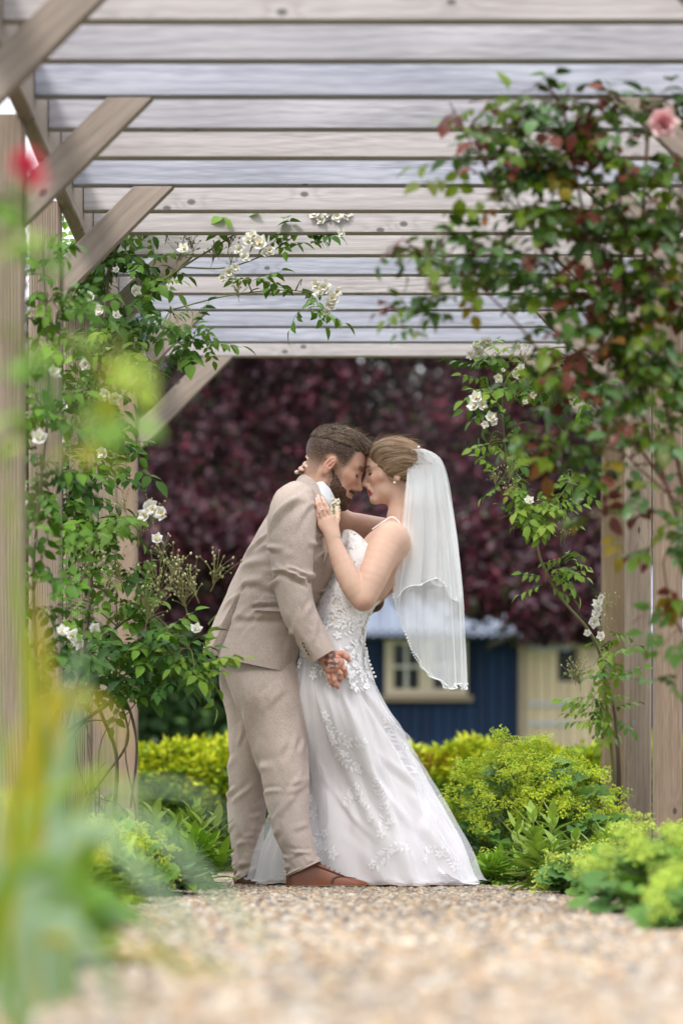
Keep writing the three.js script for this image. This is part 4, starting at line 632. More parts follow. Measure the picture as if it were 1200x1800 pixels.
    f += drape(u * 1.3, (((v % 1) + 1) % 1) * 6.2832 * 0.22) * sstep(.42, .55, u) * sstep(1.0, 0.93, u);
    f += 0.012 * sstep(0.9, 1, u) * ns(ca * 5, sa * 5, 3) ; f += off;
    const mx = (r[0] + r[2]) / 2, my = (r[1] + r[3]) / 2, hx = (r[2] - r[0]) / 2, hy = (r[3] - r[1]) / 2, hl = Math.hypot(hx, hy), k = (hl + f / MPX) / hl;
    const near = z > 0 ? lerp(1, lerp(0.30, 1, sstep(-0.35, 0.55, ca)), sstep(0.5, 0.75, u)) : 1; const lift = u < 0.15 ? (1 - u / 0.15) * 14 * Math.exp(-(((v - 0.34) / 0.11) ** 2)) : 0;
    let w = (r[4] + f) * z * near - 0.02 * sk; const p = G(mx + hx * x * k, my + hy * x - lift, w); if (u > 0.9) p.y = lerp(p.y, 0.012 + 0.012 * Math.max(0, ns(ca * 6, sa * 6, 8)) + off * 0.4, sstep(0.9, 1, u)); return p;
  };
  const liningM = mat([0.78, 0.67, 0.65], 0.55, { phys: { sheen: 0.4, sheenRoughness: 0.4 } });
  const tulleTex = tex(256, 256, (u, v) => { const n = tn(u, v, 90, 90, 3) * 0.25 + tn(u, v, 6, 6, 2) * 0.12; return [0.5 + n]; }, false);
  const tulleM = mat([0.88, 0.88, 0.92], 0.75, { transparent: true, opacity: 0.55 }), tulleM2 = mat([0.86, 0.86, 0.89], 0.75, { transparent: true, opacity: 0.26 });
  const satinM = mat([0.76, 0.70, 0.665], 0.6);
  const gown = part(g, 'gown', loft(150, 240, (u, v) => gownP(u, v), true), liningM, 'white tulle and lace wedding gown over a blush lining');
  part(gown, 'bodice', loft(60, 120, (u, v) => gownP(u * 0.40, v, 0.0035), true), satinM);
  part(gown, 'overskirt', loft(120, 260, (u, v) => { const t = lerp(0.27, 1, u); return gownP(t, v, 0.008 + 0.014 * sstep(.3, 1, t) + 0.004 * Math.sin(v * 6.28 * 41 + 4 * ns(t * 4, v * 9)) * sstep(.3, .6, t), 0.8); }, true), tulleM);
  part(gown, 'tulle_layer', loft(100, 220, (u, v) => { const t = lerp(0.36, 1, u); return gownP(t, v, 0.018 + 0.022 * sstep(.35, 1, t) + 0.005 * Math.sin(v * 6.28 * 27 + 2 + 5 * ns(t * 3, v * 7, 4)) * sstep(.35, .6, t), 1.1); }, true), tulleM2);
  // train spreading behind on the gravel
  part(gown, 'train', loft(40, 60, (u, v) => { const x = lerp(770, 842, u), sp = 0.34 * (1 - 0.75 * u * u), w = lerp(sp, -sp, v) - 0.02; const y = 0.010 + 0.05 * (1 - u) * (1 - u) + 0.012 * (0.6 + ns(u * 5, v * 9, 2)) * (1 - u * 0.3) + 0.010 * Math.sin(v * 26 + u * 6) * (1 - u); const p = G(x, 1552, w); p.y = Math.max(0.006, y); return p; }), tulleM);
  // lace motifs laid on the gown
  const lace = [];
  function motif(u0, v0, ang, size, seed, off, fk = 1) {
    const R = rng(seed), base = gownP(u0, v0, off, fk), du = gownP(u0 + 0.004, v0, off, fk).sub(base).multiplyScalar(250), dv = gownP(u0, v0 + 0.002, off, fk).sub(base).multiplyScalar(500), ca = Math.cos(ang), sa = Math.sin(ang);
    const lu = du.length(), lv = dv.length(), map = (x, y, lift = 0) => { const X = x * ca - y * sa, Y = x * sa + y * ca; return gownP(clamp(u0 - Y / lu, 0.002, 0.998), v0 - X / lv, off + lift, fk); };
    const patch = (cx, cy, a, L, Wd, lift) => { const c = Math.cos(a), s = Math.sin(a), n = 4, rows2 = loft(n, 2, (t, q) => { const w = Wd * Math.pow(Math.sin(Math.PI * (0.04 + 0.92 * Math.pow(t, 0.8))), 0.8) * (q - 0.5), y = L * t; return map(cx + w * c - y * s, cy + w * s + y * c, lift + 0.0012 * (1 - 4 * (q - .5) ** 2)); }); lace.push(rows2); };
    const flower = (cx, cy, r) => { const n = 5, a0 = R() * 6; for (let i = 0; i < n; i++) { const q = a0 + i * 6.283 / n; patch(cx - Math.sin(q) * r * 0.18, cy + Math.cos(q) * r * 0.18, q, r * 0.86, r * 0.62, 0.001 + 0.0004 * (i % 2)); } patch(cx - r * 0.1, cy, a0, r * 0.25, r * 0.25, 0.002); };
    let x = 0, y = 0, a = 0; const n = Math.round(4 + size * 36), stepL = size / n;
    for (let i = 0; i < n; i++) { const px = x, py = y; a += (R() - .5) * 0.6 + 0.16; x += -Math.sin(a) * stepL; y += Math.cos(a) * stepL; patch(px, py, a, stepL * 1.15, 0.0016, 0.0006); for (const s of [-1, 1]) if (R() < 0.8) { const b = a + s * (0.8 + R() * 0.5), L = 0.014 + R() * 0.011; patch(px - Math.sin(b) * 0.005, py + Math.cos(b) * 0.005, b, L, L * 0.42, 0.0008); } if (i % 4 === 2) { const s = R() < .5 ? -1 : 1; flower(x + s * 0.02, y + 0.004, 0.013 + R() * 0.006); } }
    flower(0, -0.012, 0.019); flower(x, y + 0.008, 0.013);
  }
  const skirtOff = (t) => 0.0125 + 0.016 * sstep(.3, 1, t);
  // v runs from the back (0) over the camera side (0.25) to the front (0.5)
  [[.86, .33, 2.2, .16, 1], [.90, .30, .6, .12, 2], [.80, .36, .2, .15, 3], [.93, .35, 1.4, .1, 4], [.84, .22, -.5, .15, 5], [.80, .24, .3, .14, 6], [.76, .25, .6, .1, 7], [.88, .18, 1.2, .12, 8], [.56, .30, 3.3, .14, 9], [.62, .29, 3.3, .10, 10], [.66, .08, .2, .14, 11], [.92, .10, .5, .16, 12], [.86, .62, .2, .2, 13], [.86, .82, .2, .2, 14]].forEach(([u, v, a, s, k]) => motif(u, v, a, s * 1.25, 40 + k, skirtOff(u), 0.8));
  const laceR = rng(55); for (let i = 0; i < 80; i++) { const u = 0.015 + laceR() * 0.42, v = laceR() * 0.62 - 0.06; motif(u, v, laceR() * 6.28, 0.05 + laceR() * 0.05, 100 + i, u < 0.27 ? 0.005 : 0.010 + 0.06 * (u - 0.27)); }
  for (let i = 0; i < 46; i++) { const u = 0.01 + laceR() * (i < 16 ? 0.05 : 0.24), v = 0.16 + laceR() * 0.32; motif(u, v, laceR() * 6.28, 0.03 + laceR() * 0.03, 300 + i, 0.006); }
  part(gown, 'lace_applique', mergeUV(lace), mat([0.85, 0.84, 0.85], 0.6), 'white floral lace');
  // row of buttons down the back, beaded straps
  const bd = []; for (let i = 0; i < 17; i++) { const u = 0.2 + i * 0.0135; bd.push(bake(new THREE.SphereGeometry(0.0046, 8, 6), gownP(u, 0.055, u < 0.27 ? 0.010 : 0.012 + (u - .27) * .16))); } part(gown, 'button_row', mergeUV(bd), mat([0.78, 0.74, 0.70], 0.4));
  const strap = (s) => { const c = new THREE.CatmullRomCurve3([G(655, 930, .095 * s), G(674, 917, .115 * s), G(690, 909, .12 * s), G(705, 925, .118 * s), G(711.5, 952, .118 * s), G(710, 978, .115 * s), G(700, 1000, .11 * s), G(688, 1014, .115 * s)]); const L = [tube(c.getPoints(20), 0.0028, 40, 6)]; for (let i = 0; i < 60; i++) L.push(bake(new THREE.IcosahedronGeometry(0.0036, 0), c.getPointAt(i / 59), eul(i, i * 2, 0))); return mergeUV(L); };
  part(gown, 'strap', strap(1), mat([0.84, 0.82, 0.80], 0.35)); part(gown, 'strap', strap(-1), mat([0.84, 0.82, 0.80], 0.35));

  // ---- veil in two tiers
  const edge = spline([[724, 744, 789], [719, 763, 797], [716.5, 777, 812], [714, 787, 845], [710, 793, 885], [706, 799, 930], [701, 804, 975], [693, 809, 1020], [689, 813, 1060], [690, 815, 1100], [694, 817, 1140], [700, 818.5, 1180], [706, 819.5, 1212]]);
  const rowAt = (y) => { let a = 0, b = 1; for (let i = 0; i < 22; i++) { const m = (a + b) / 2; edge(m)[2] < y ? a = m : b = m; } return edge((a + b) / 2); };
  function veil(hem, wid, k, seed, inset) { // s: 0 near edge, 0.5 back, 1 far edge
    return (t, s) => { const H = hem(s), y = lerp(789, H, t), [xl, xr] = rowAt(y), full = sstep(0, 0.5, (y - 789) / 420), a = s * Math.PI; const pl = 1.3 * ns(s * k * 1.9 + 0.25 * t, t * 0.9, seed) + 0.9 * ns(s * k * 4.3, t * 1.2 + 3, seed + 2); const amp = (0.003 + 0.013 * full) * pl; const x = lerp(xl, xr - inset, Math.pow(Math.sin(a), 1.35)) + amp / MPX * (0.35 + 0.65 * Math.sin(a)); const w = Math.sign(Math.cos(a)) * Math.pow(Math.abs(Math.cos(a)), 0.8) * (wid * (0.42 + 0.58 * sstep(0, 0.25, (y - 789) / 420)) + amp); return G(x, y, w); };
  }
  const hemQ = spline([[1044], [1092], [1150], [1172], [1192], [1203], [1206], [1207], [1207]]);
  const long = veil((s) => hemQ(Math.pow(Math.sin(s * Math.PI), 1.35))[0] + 5 * Math.sin(s * 46), .125, 9, 2, 0);
  const short = veil((s) => { const q = Math.pow(Math.sin(s * Math.PI), 1.35); return lerp(1042, 1050, q) - 34 * Math.exp(-(((q - 0.55) / 0.22) ** 2)) + 9 * Math.sin(s * 34 + 1); }, .14, 8, 5, 2);
  const veilM = mat([0.92, 0.95, 0.97], 0.7, { transparent: true, opacity: 0.31 });
  const ve = part(g, 'veil', loft(90, 240, long), veilM, 'long two-tier white tulle veil');
  part(ve, 'upper_tier', loft(80, 220, short), veilM);
  const trim = (f, n) => { const L = [], ball = new THREE.IcosahedronGeometry(0.0031, 0); for (let i = 0; i <= n; i++) L.push(bake(ball, f(1, i / n), eul(i, i * 1.7, 0))); return mergeUV(L); };
  const trimM = mat([0.86, 0.88, 0.90], 0.25); part(ve, 'bead_trim', trim(long, 230), trimM); part(ve, 'bead_trim', trim(short, 150), trimM);
  const gath = loft(10, 24, (u, v) => { const a = v * 6.283; return G(lerp(727, 738, u) + 0, lerp(796, 784, u) + 9 * Math.cos(a) * (1 - u * u), 0.045 * Math.sin(a) * Math.sqrt(1 - u * u * 0.96) + 0); }, true); part(ve, 'comb', gath, mat([0.84, 0.87, 0.9], 0.7));
  settle(g, G(640, 1560, 0));
}
// ---------------------------------------------------------------- plants
const stemM = mat([0.14, 0.15, 0.05], 0.8), barkM = mat([0.11, 0.085, 0.06], 0.9), reddish = mat([0.14, 0.06, 0.035], 0.7);
function orient(dir, up) { const y = dir.clone().normalize(), z = up.clone().addScaledVector(y, -up.dot(y)).normalize(), x = y.clone().cross(z); return new THREE.Quaternion().setFromRotationMatrix(new THREE.Matrix4().makeBasis(x, y, z)); }
const pick = (R, a) => a[Math.floor(R() * a.length)];
// flowers
function bloomGeo(rings, r, colIn, colOut, seed, centre) {
  const R = rng(seed), L = [];
  rings.forEach(([n, len, tilt, wide], k) => { for (let i = 0; i < n; i++) { const p = leafGeo(r * len, r * wide, -0.35, -0.25, 4, 0.62); L.push(flatColor(bake(p, V(0, 0, 0.002 * k), new THREE.Quaternion().setFromEuler(new THREE.Euler(0, 0, (i + R() * 0.3) * 6.283 / n + k * 0.5)).multiply(eul(tilt + (R() - .5) * 0.2, 0, 0))), mix3(colOut, colIn, k / Math.max(1, rings.length - 1) + (R() - .5) * 0.15))); } });
  if (centre) L.push(flatColor(bake(new THREE.IcosahedronGeometry(r * 0.2, 1), V(0, 0, r * 0.12)), centre));
  return merge(L); // faces +z
}
const whiteBlooms = [1, 2, 3].map((s) => bloomGeo([[5, 1, 0.35, 1.0], [5, 0.75, 0.75, 0.8]], 0.0195, [.78, .76, .66], [.84, .84, .82], 60 + s, s === 2 ? [.6, .42, .06] : [.62, .55, .3]));
const pinkBlooms = [1, 2].map((s) => bloomGeo([[6, 1, 0.3, 1.05], [6, .85, 0.75, 0.95], [5, .7, 1.05, .8], [4, .5, 1.3, .6]], 0.04, [.84, .42, .47], [.88, .66, .68], 70 + s));
const bloomM = mat(0xffffff, 0.6, { vertexColors: true, phys: { transmission: 0.25, thickness: 0 } });
function budGeo(seed) { const R = rng(seed), L = []; L.push(flatColor(tube([V(0, 0, 0), V(0.004, 0.03, 0), V(0, 0.05, 0.004)], 0.0011, 4, 4), [.16, .16, .06])); for (let i = 0; i < 24; i++) { const b = V(0, 0.015 + R() * 0.035, 0), e = V((R() - .5) * 0.075, 0.04 + R() * 0.055, (R() - .5) * 0.075); L.push(flatColor(tube([b, b.clone().lerp(e, 0.5).add(V(0, 0.004, 0)), e], 0.0006, 3, 3), [.20, .19, .07])); L.push(flatColor(bake(new THREE.SphereGeometry(0.0019 + R() * 0.001, 6, 5), e, null, V(1, 1.4, 1)), R() < .15 ? [.5, .46, .25] : [.24, .25, .10])); } return merge(L); }
const budGeos = [1, 2, 3].map((s) => budGeo(80 + s)), budM = mat(0xffffff, 0.7, { vertexColors: true });
// a climbing plant: stems through picture points (px, py, distance), leaf sprays in blobs, flowers where the photograph has them
function climber(o0) {
  const far = o0.back || 0, sh = (q) => q.map((x, i) => i === 2 ? x + far : x), o = { ...o0, stems: o0.stems.map((q) => ({ ...q, p: q.p.map(sh) })), blobs: o0.blobs.map(sh), flowers: (o0.flowers || []).map(sh), buds: (o0.buds || []).map(sh) };
  const R = rng(o.seed), t = thing(o.name, o.label, o.category || 'rose', o.group), curves = [];
  for (const s of o.stems) { const pts = s.p.map((q) => at(...q)); part(t, 'stem', tube(pts, s.r || [0.007, 0.003], 12 * pts.length, 6), s.m || stemM); const c = new THREE.CatmullRomCurve3(pts); for (let i = 0; i <= 60; i++) curves.push(c.getPointAt(i / 60)); }
  const leaves = [], twigs = [];
  for (const [px, py, d, rx, ry, n, tone = 0] of o.blobs) {
    const c = at(px, py, d), ax = rx * d / F, ay = ry * d / F, az = Math.min(ax, 0.16);
    let near = curves[0], best = 1e9; for (const q of curves) { const l = q.distanceTo(c); if (l < best) { best = l; near = q; } }
    const ends = []; const nt = Math.max(1, Math.round(n / 6)); for (let i = 0; i < nt; i++) { const e = c.clone().add(V((R() - .5) * ax * 1.5, (R() - .5) * ay * 1.5, (R() - .5) * az * 1.5)); ends.push(e); twigs.push(tube([near, near.clone().lerp(e, 0.5).add(V((R() - .5) * .05, 0.03, (R() - .5) * .05)), e], [0.0028, 0.0012], 6, 4)); }
    for (let i = 0, nn = Math.round(n * (o.thin || 1)); i < nn; i++) {
      let q; do q = V(R() * 2 - 1, R() * 2 - 1, R() * 2 - 1); while (q.length() > 1); const p = c.clone().add(V(q.x * ax, q.y * ay, q.z * az));
      const dir = V(q.x + (R() - .5) * 1.3, (R() - .62) * 1.0, q.z + (R() - .5) * 1.3), up = V((R() - .5) * 0.9, 1, (R() - .1) * 1.1);
      leaves.push({ geo: pick(R, o.leafGeos), mat: pick(R, o.tones[tone]), m: M4(p, orient(dir, up), (0.7 + R() * 0.55) * (o.size || 1)) });
    }
  }
  if (twigs.length) part(t, 'twigs', mergeUV(twigs), o.twigM || stemM);
  pieces(t, 'leaf', leaves, 300);
  for (const [px, py, d, k = 1] of o.flowers || []) { const c = at(px, py, d), m = part(t, 'flower', pick(R, o.blooms), bloomM); m.position.copy(c); m.quaternion.copy(eul((R() - .55) * 0.9, (R() - .5) * 1.3, R() * 6)); m.scale.setScalar(k * (o.bloomK || 1) * (0.9 + R() * 0.25)); }
  for (const [px, py, d, k = 1] of o.buds || []) { const m = part(t, 'bud_spray', pick(R, budGeos), budM); m.position.copy(at(px, py, d)); m.quaternion.copy(eul((R() - .5) * 0.8, R() * 6, (R() - .5) * 0.8)); m.scale.setScalar(k * (0.8 + R() * 0.4)); }
  settle(t, at(...o.stems[0].p[0])); return t;
}
const green = { mid: [leafMat([.085, .19, .016]), leafMat([.12, .25, .02]), leafMat([.06, .15, .016])], dark: [leafMat([.045, .125, .016]), leafMat([.07, .17, .02]), leafMat([.035, .10, .016])], lime: [leafMat([.20, .34, .035], .45), leafMat([.15, .28, .03], .45), leafMat([.25, .36, .04], .45)], bronze: [leafMat([.20, .09, .02], .4, .35), leafMat([.16, .045, .03], .35, .3), leafMat([.26, .20, .015], .45, .4), leafMat([.14, .17, .03], .4, .35)], olive: [leafMat([.10, .18, .018], .4, .3), leafMat([.17, .26, .02], .45, .35), leafMat([.06, .125, .02], .3, .25), leafMat([.12, .22, .08], .3, .22)] };
const roseSprays = [sprayGeo(2, 0.042, 0.024, 0.024, 1), sprayGeo(3, 0.036, 0.020, 0.022, 2), sprayGeo(3, 0.032, 0.018, 0.02, 3)];
const bigSprays = [sprayGeo(2, 0.05, 0.034, 0.03, 11), sprayGeo(1, 0.055, 0.038, 0.03, 12), sprayGeo(2, 0.045, 0.032, 0.028, 13)];
const base0 = (px, d) => [px, HY + CAM_Y * F / d, d];

// white rambling rose up the left posts
climber({
  name: 'climbing_rose', label: 'white rambling rose climbing the posts behind the groom and arching over the path', seed: 21, thin: 0.85, size: 1.25, bloomK: 1.5, leafGeos: roseSprays, blooms: whiteBlooms, tones: [[...green.mid, green.lime[1]], [...green.dark, ...green.mid], green.lime], twigM: stemM, group: undefined,
  stems: [
    { p: [base0(118, 9.75), [108, 1400, 9.7], [112, 1290, 9.6], [140, 1180, 9.6], [160, 1000, 9.7], [150, 800, 9.8], [180, 600, 9.9], [200, 420, 10], [235, 300, 10]], r: [0.011, 0.009, 0.006, 0.004], m: barkM },
    { p: [base0(200, 9.9), [196, 1480, 9.85], [205, 1330, 9.8], [170, 1220, 9.7], [190, 1120, 9.7], [260, 1080, 9.6], [330, 1140, 9.5]], r: [0.008, 0.004], m: barkM },
    { p: [[112, 1290, 9.6], [180, 1245, 9.7], [215, 1225, 9.8], [240, 1300, 9.85], [230, 1420, 9.85]], r: [0.007, 0.004], m: barkM },
    { p: [base0(165, 9.8), [150, 1420, 9.8], [180, 1370, 9.85], [225, 1300, 9.8], [200, 1200, 9.7]], r: [0.006, 0.004], m: barkM },
    ...(() => { const R = rng(19), out = []; for (let i = 0; i < 9; i++) { const x = 92 + R() * 150, lean = (R() - .5) * 110, k = 0.25 + R() * 0.5, d = 9.55 + R() * 0.3; out.push({ p: [base0(x, d), [x + lean * k + (R() - .5) * 16, 1400 + R() * 40, d], [x + lean * (k + .25) + (R() - .5) * 22, 1310 + R() * 30, d], [x + lean, 1215 + R() * 40, d]], r: [0.0035 + R() * 0.002, 0.0015], m: barkM }); } return out; })(),
    { p: [base0(150, 9.6), [190, 1470, 9.6], [215, 1420, 9.6], [150, 1390, 9.6], [185, 1340, 9.6]], r: [0.004, 0.002], m: barkM },
    { p: [[110, 1330, 9.65], [150, 1270, 9.65], [210, 1265, 9.65], [240, 1235, 9.65]], r: [0.004, 0.002], m: barkM },
    { p: [base0(60, 8.7), [70, 1300, 8.7], [60, 1000, 8.65], [85, 700, 8.65], [75, 420, 8.65]], r: [0.007, 0.003], m: barkM },
    { p: [[185, 590, 9.9], [250, 520, 9.9], [320, 470, 9.9], [400, 420, 9.9], [440, 390, 9.9], [420, 330, 9.9], [450, 290, 9.9]], r: [0.005, 0.002] },
    { p: [[320, 470, 9.9], [400, 470, 9.9], [480, 440, 9.9], [540, 400, 9.9], [600, 380, 9.9]], r: [0.003, 0.0015] },
    { p: [[300, 545, 9.9], [400, 520, 9.9], [500, 510, 9.9], [580, 520, 9.9]], r: [0.003, 0.0015] },
  ],
  blobs: [[70, 440, 8.6, 45, 40, 12, 0], [95, 540, 8.6, 55, 50, 22, 0], [60, 620, 8.6, 45, 50, 16, 2], [80, 720, 8.6, 50, 50, 20, 0], [70, 830, 8.6, 50, 55, 22, 1], [85, 930, 8.6, 50, 55, 20, 0], [70, 1040, 8.6, 50, 60, 22, 1], [90, 1140, 8.6, 55, 50, 24, 1], [75, 1220, 8.7, 50, 35, 14, 1], [200, 620, 9.7, 50, 45, 20, 2], [215, 930, 9.6, 40, 40, 12, 0], [235, 1050, 9.6, 45, 40, 14, 2], [235, 300, 10, 30, 22, 6, 2], [190, 350, 10, 55, 35, 18], [150, 400, 10, 50, 40, 18], [235, 420, 10, 60, 45, 24], [180, 480, 10, 70, 50, 36, 1], [110, 480, 10.2, 50, 60, 20], [225, 555, 9.8, 60, 50, 34, 1], [310, 590, 9.5, 50, 40, 22, 1], [345, 600, 9.5, 25, 25, 7], [140, 600, 9.9, 70, 60, 30], [110, 690, 9.9, 65, 55, 30], [180, 690, 9.8, 55, 50, 24], [140, 790, 9.8, 60, 55, 40, 1], [205, 770, 9.8, 40, 40, 14], [225, 830, 9.7, 28, 28, 8, 1], [120, 870, 9.8, 50, 50, 36, 1], [170, 940, 9.7, 50, 45, 24], [110, 980, 9.8, 45, 60, 22, 1], [190, 1000, 9.7, 55, 35, 20, 1], [110, 1080, 9.7, 50, 50, 20], [190, 1080, 9.7, 60, 40, 20], [160, 1160, 9.6, 70, 45, 46, 1], [240, 1150, 9.5, 60, 45, 40, 1], [300, 1140, 9.5, 55, 40, 36, 1], [345, 1170, 9.4, 35, 25, 16, 2], [280, 1190, 9.5, 50, 30, 22, 1], [210, 1210, 9.6, 50, 25, 14],
    [460, 300, 9.9, 26, 16, 6], [395, 355, 9.9, 22, 22, 6], [420, 385, 9.9, 22, 22, 6], [505, 405, 9.9, 32, 22, 8], [545, 415, 9.9, 18, 20, 5, 1], [500, 430, 9.9, 20, 20, 5], [440, 495, 9.9, 25, 16, 5], [540, 540, 9.9, 24, 18, 6], [520, 500, 9.9, 20, 16, 4], [385, 400, 9.9, 20, 14, 4], [270, 480, 9.9, 40, 25, 10]],
  flowers: [[565, 385, 9.8, .9], [575, 372, 9.8, .8], [592, 380, 9.8, .9], [545, 362, 9.8, .7], [445, 415, 9.8, .9], [465, 445, 9.8, .8], [420, 438, 9.8, .8], [412, 470, 9.8, .8], [392, 488, 9.8, .7], [562, 515, 9.8, .9], [592, 512, 9.8, .8], [578, 535, 9.8, .9], [150, 640, 9.4, .9], [95, 655, 8.5, .8], [70, 770, 8.5, 1], [200, 700, 9.5, 1], [255, 905, 9.4, .9], [270, 895, 9.4, .9], [110, 1110, 8.5, .9], [140, 1128, 9.3, 1], [175, 545, 9.6, .8], [150, 460, 9.7, .7], [345, 307, 9.8], [523, 286, 9.8, .6], [553, 373, 9.8, 1.1], [582, 362, 9.8], [607, 375, 9.8], [600, 408, 9.8, .6], [436, 424, 9.8], [456, 428, 9.8, 1.1], [428, 452, 9.8, .8], [402, 478, 9.8, 1], [474, 440, 9.8, .7], [570, 505, 9.8], [585, 525, 9.8, 1.1], [556, 500, 9.8, .7], [575, 548, 9.8, .6], [323, 438, 9.8, .9], [205, 475, 9.7, .6], [238, 510, 9.7, .8], [110, 711, 9.6, .9], [84, 795, 9.5, 1.35], [106, 768, 9.6, 1.1], [186, 692, 9.6, .9], [262, 890, 9.5, 1], [285, 902, 9.5, 1], [277, 948, 9.5, .9], [345, 1106, 9.3, .9], [128, 1120, 9.4, 1.2], [165, 1106, 9.4, .9], [284, 1136, 9.4, .6], [182, 795, 9.6, .9], [40, 855, 9.6, .9], [38, 885, 9.6, .9], [250, 630, 9.6, .8], [205, 555, 9.6, .7], [160, 520, 9.7, .7]],
  buds: [[285, 1060, 9.5, 1.4], [315, 1050, 9.4, 1.5], [350, 1060, 9.4, 1.5], [260, 1080, 9.5, 1.3], [370, 1040, 9.4, 1.3], [330, 1080, 9.4, 1.3], [300, 1030, 9.5, 1.3], [245, 960, 9.6, 1.3], [270, 930, 9.6, 1.4], [225, 910, 9.6, 1.2], [290, 1000, 9.6, 1.2], [310, 470, 9.9, 1.2], [340, 450, 9.9, 1.2], [370, 470, 9.9, 1.2], [400, 450, 9.9], [290, 430, 9.9, 1.3], [240, 340, 9.9], [350, 330, 9.9], [375, 320, 9.9], [590, 395, 9.9], [610, 400, 9.9], [420, 530, 9.9], [410, 480, 9.9], [180, 1060, 9.6, 1.4], [140, 1040, 9.6, 1.4], [100, 1150, 9.6, 1.4], [250, 690, 9.6], [120, 560, 9.8, 1.2], [220, 1040, 9.6, 1.4], [255, 1110, 9.5, 1.4]],
});
// white rambling rose hanging from the right brace
climber({
  name: 'climbing_rose', label: 'white rambling rose trailing down in a thin bough beside the veil to the far posts', seed: 22, bloomK: 1.3, leafGeos: [roseSprays[1], roseSprays[2]], size: 1.15, blooms: whiteBlooms, tones: [[...green.lime, ...green.mid], green.mid, green.lime], group: undefined,
  stems: [
    { p: [base0(1080, 11.4), [1076, 1340, 11.3], [1068, 1270, 11.2], [1058, 1170, 11], [1035, 1110, 10.8], [985, 1050, 10.7], [950, 985, 10.6], [938, 930, 10.6], [925, 890, 10.6], [895, 830, 10.6], [885, 760, 10.6], [885, 680, 10.6], [915, 640, 10.7], [990, 610, 10.9], [1060, 640, 11.1]], r: [0.011, 0.008, 0.006, 0.004, 0.003, 0.004], m: mat([.16, .15, .06], .8) },
    { p: [[938, 930, 10.6], [960, 900, 10.5], [985, 870, 10.5], [1010, 830, 10.6]], r: [0.003, 0.0015] },
    { p: [[885, 680, 10.6], [870, 640, 10.6], [845, 612, 10.6]], r: [0.003, 0.0015] }, { p: [[915, 640, 10.7], [935, 690, 10.6], [960, 720, 10.6], [990, 760, 10.6]], r: [0.003, 0.0015] },
    { p: [base0(1088, 11.4), [1084, 1310, 11.3], [1074, 1225, 11.2], [1050, 1160, 11.1]], r: [0.012, 0.006], m: barkM },
  ],
  blobs: [[880, 620, 10.6, 25, 28, 9, 0], [850, 655, 10.6, 16, 20, 6], [895, 690, 10.6, 28, 20, 9, 0], [860, 690, 10.6, 14, 16, 4, 2], [875, 720, 10.6, 22, 22, 6], [940, 680, 10.6, 30, 22, 10], [985, 660, 10.7, 35, 30, 12, 0], [1020, 690, 10.8, 30, 30, 12], [870, 775, 10.6, 18, 22, 6, 2], [885, 800, 10.6, 16, 22, 6], [885, 840, 10.6, 18, 18, 5, 2], [910, 865, 10.5, 22, 18, 7, 2], [930, 890, 10.5, 28, 18, 9, 2], [900, 905, 10.5, 16, 10, 3, 0], [965, 885, 10.5, 18, 18, 5, 2], [975, 920, 10.5, 18, 22, 8, 2], [935, 920, 10.5, 18, 18, 6, 2], [995, 850, 10.6, 22, 26, 7], [1000, 980, 10.6, 16, 18, 5, 2], [960, 1005, 10.6, 14, 14, 4, 2], [985, 1000, 10.6, 12, 10, 3, 2], [960, 1025, 10.6, 10, 8, 2, 2], [995, 1010, 10.6, 12, 8, 2], [1045, 1180, 10.9, 20, 16, 6, 0], [1080, 1160, 11, 16, 30, 8, 0], [1060, 1235, 11, 26, 20, 10, 0], [1040, 1260, 11, 24, 16, 8, 0], [1075, 1275, 11, 20, 16, 6, 0], [1070, 1120, 11, 16, 16, 4, 0]],
  flowers: [[835, 612, 10.5, 1.15], [848, 603, 10.5, 1.1], [858, 600, 10.5, .9], [828, 624, 10.5], [843, 622, 10.5, 1.1], [910, 610, 10.5, .8], [876, 665, 10.5, .85], [904, 658, 10.5, .9], [915, 647, 10.5, .7], [883, 651, 10.5, .5], [836, 700, 10.5, 1.1], [832, 714, 10.5], [846, 712, 10.5, 1.1], [862, 735, 10.5, 1.1], [852, 746, 10.5, .8], [868, 742, 10.5, .8], [935, 695, 10.5, .7], [922, 707, 10.5, .6], [929, 880, 10.4, .8], [1055, 1050, 10.8, .8], [1050, 1062, 10.8, 1], [1047, 1080, 10.8, .9], [1043, 1093, 10.8, 1], [1032, 1113, 10.7, .7], [1056, 1118, 10.7, .8], [1052, 1072, 10.8, .8]],
  buds: [[870, 860, 10.5], [893, 850, 10.5], [905, 885, 10.5], [985, 960, 10.5], [990, 955, 10.5], [895, 720, 10.6], [925, 710, 10.6], [950, 690, 10.6], [1010, 1205, 10.8, 1.3], [1020, 1215, 10.8, 1.2], [1005, 870, 10.5], [1065, 1085, 10.9], [1050, 1120, 10.9], [920, 650, 10.6]],
});
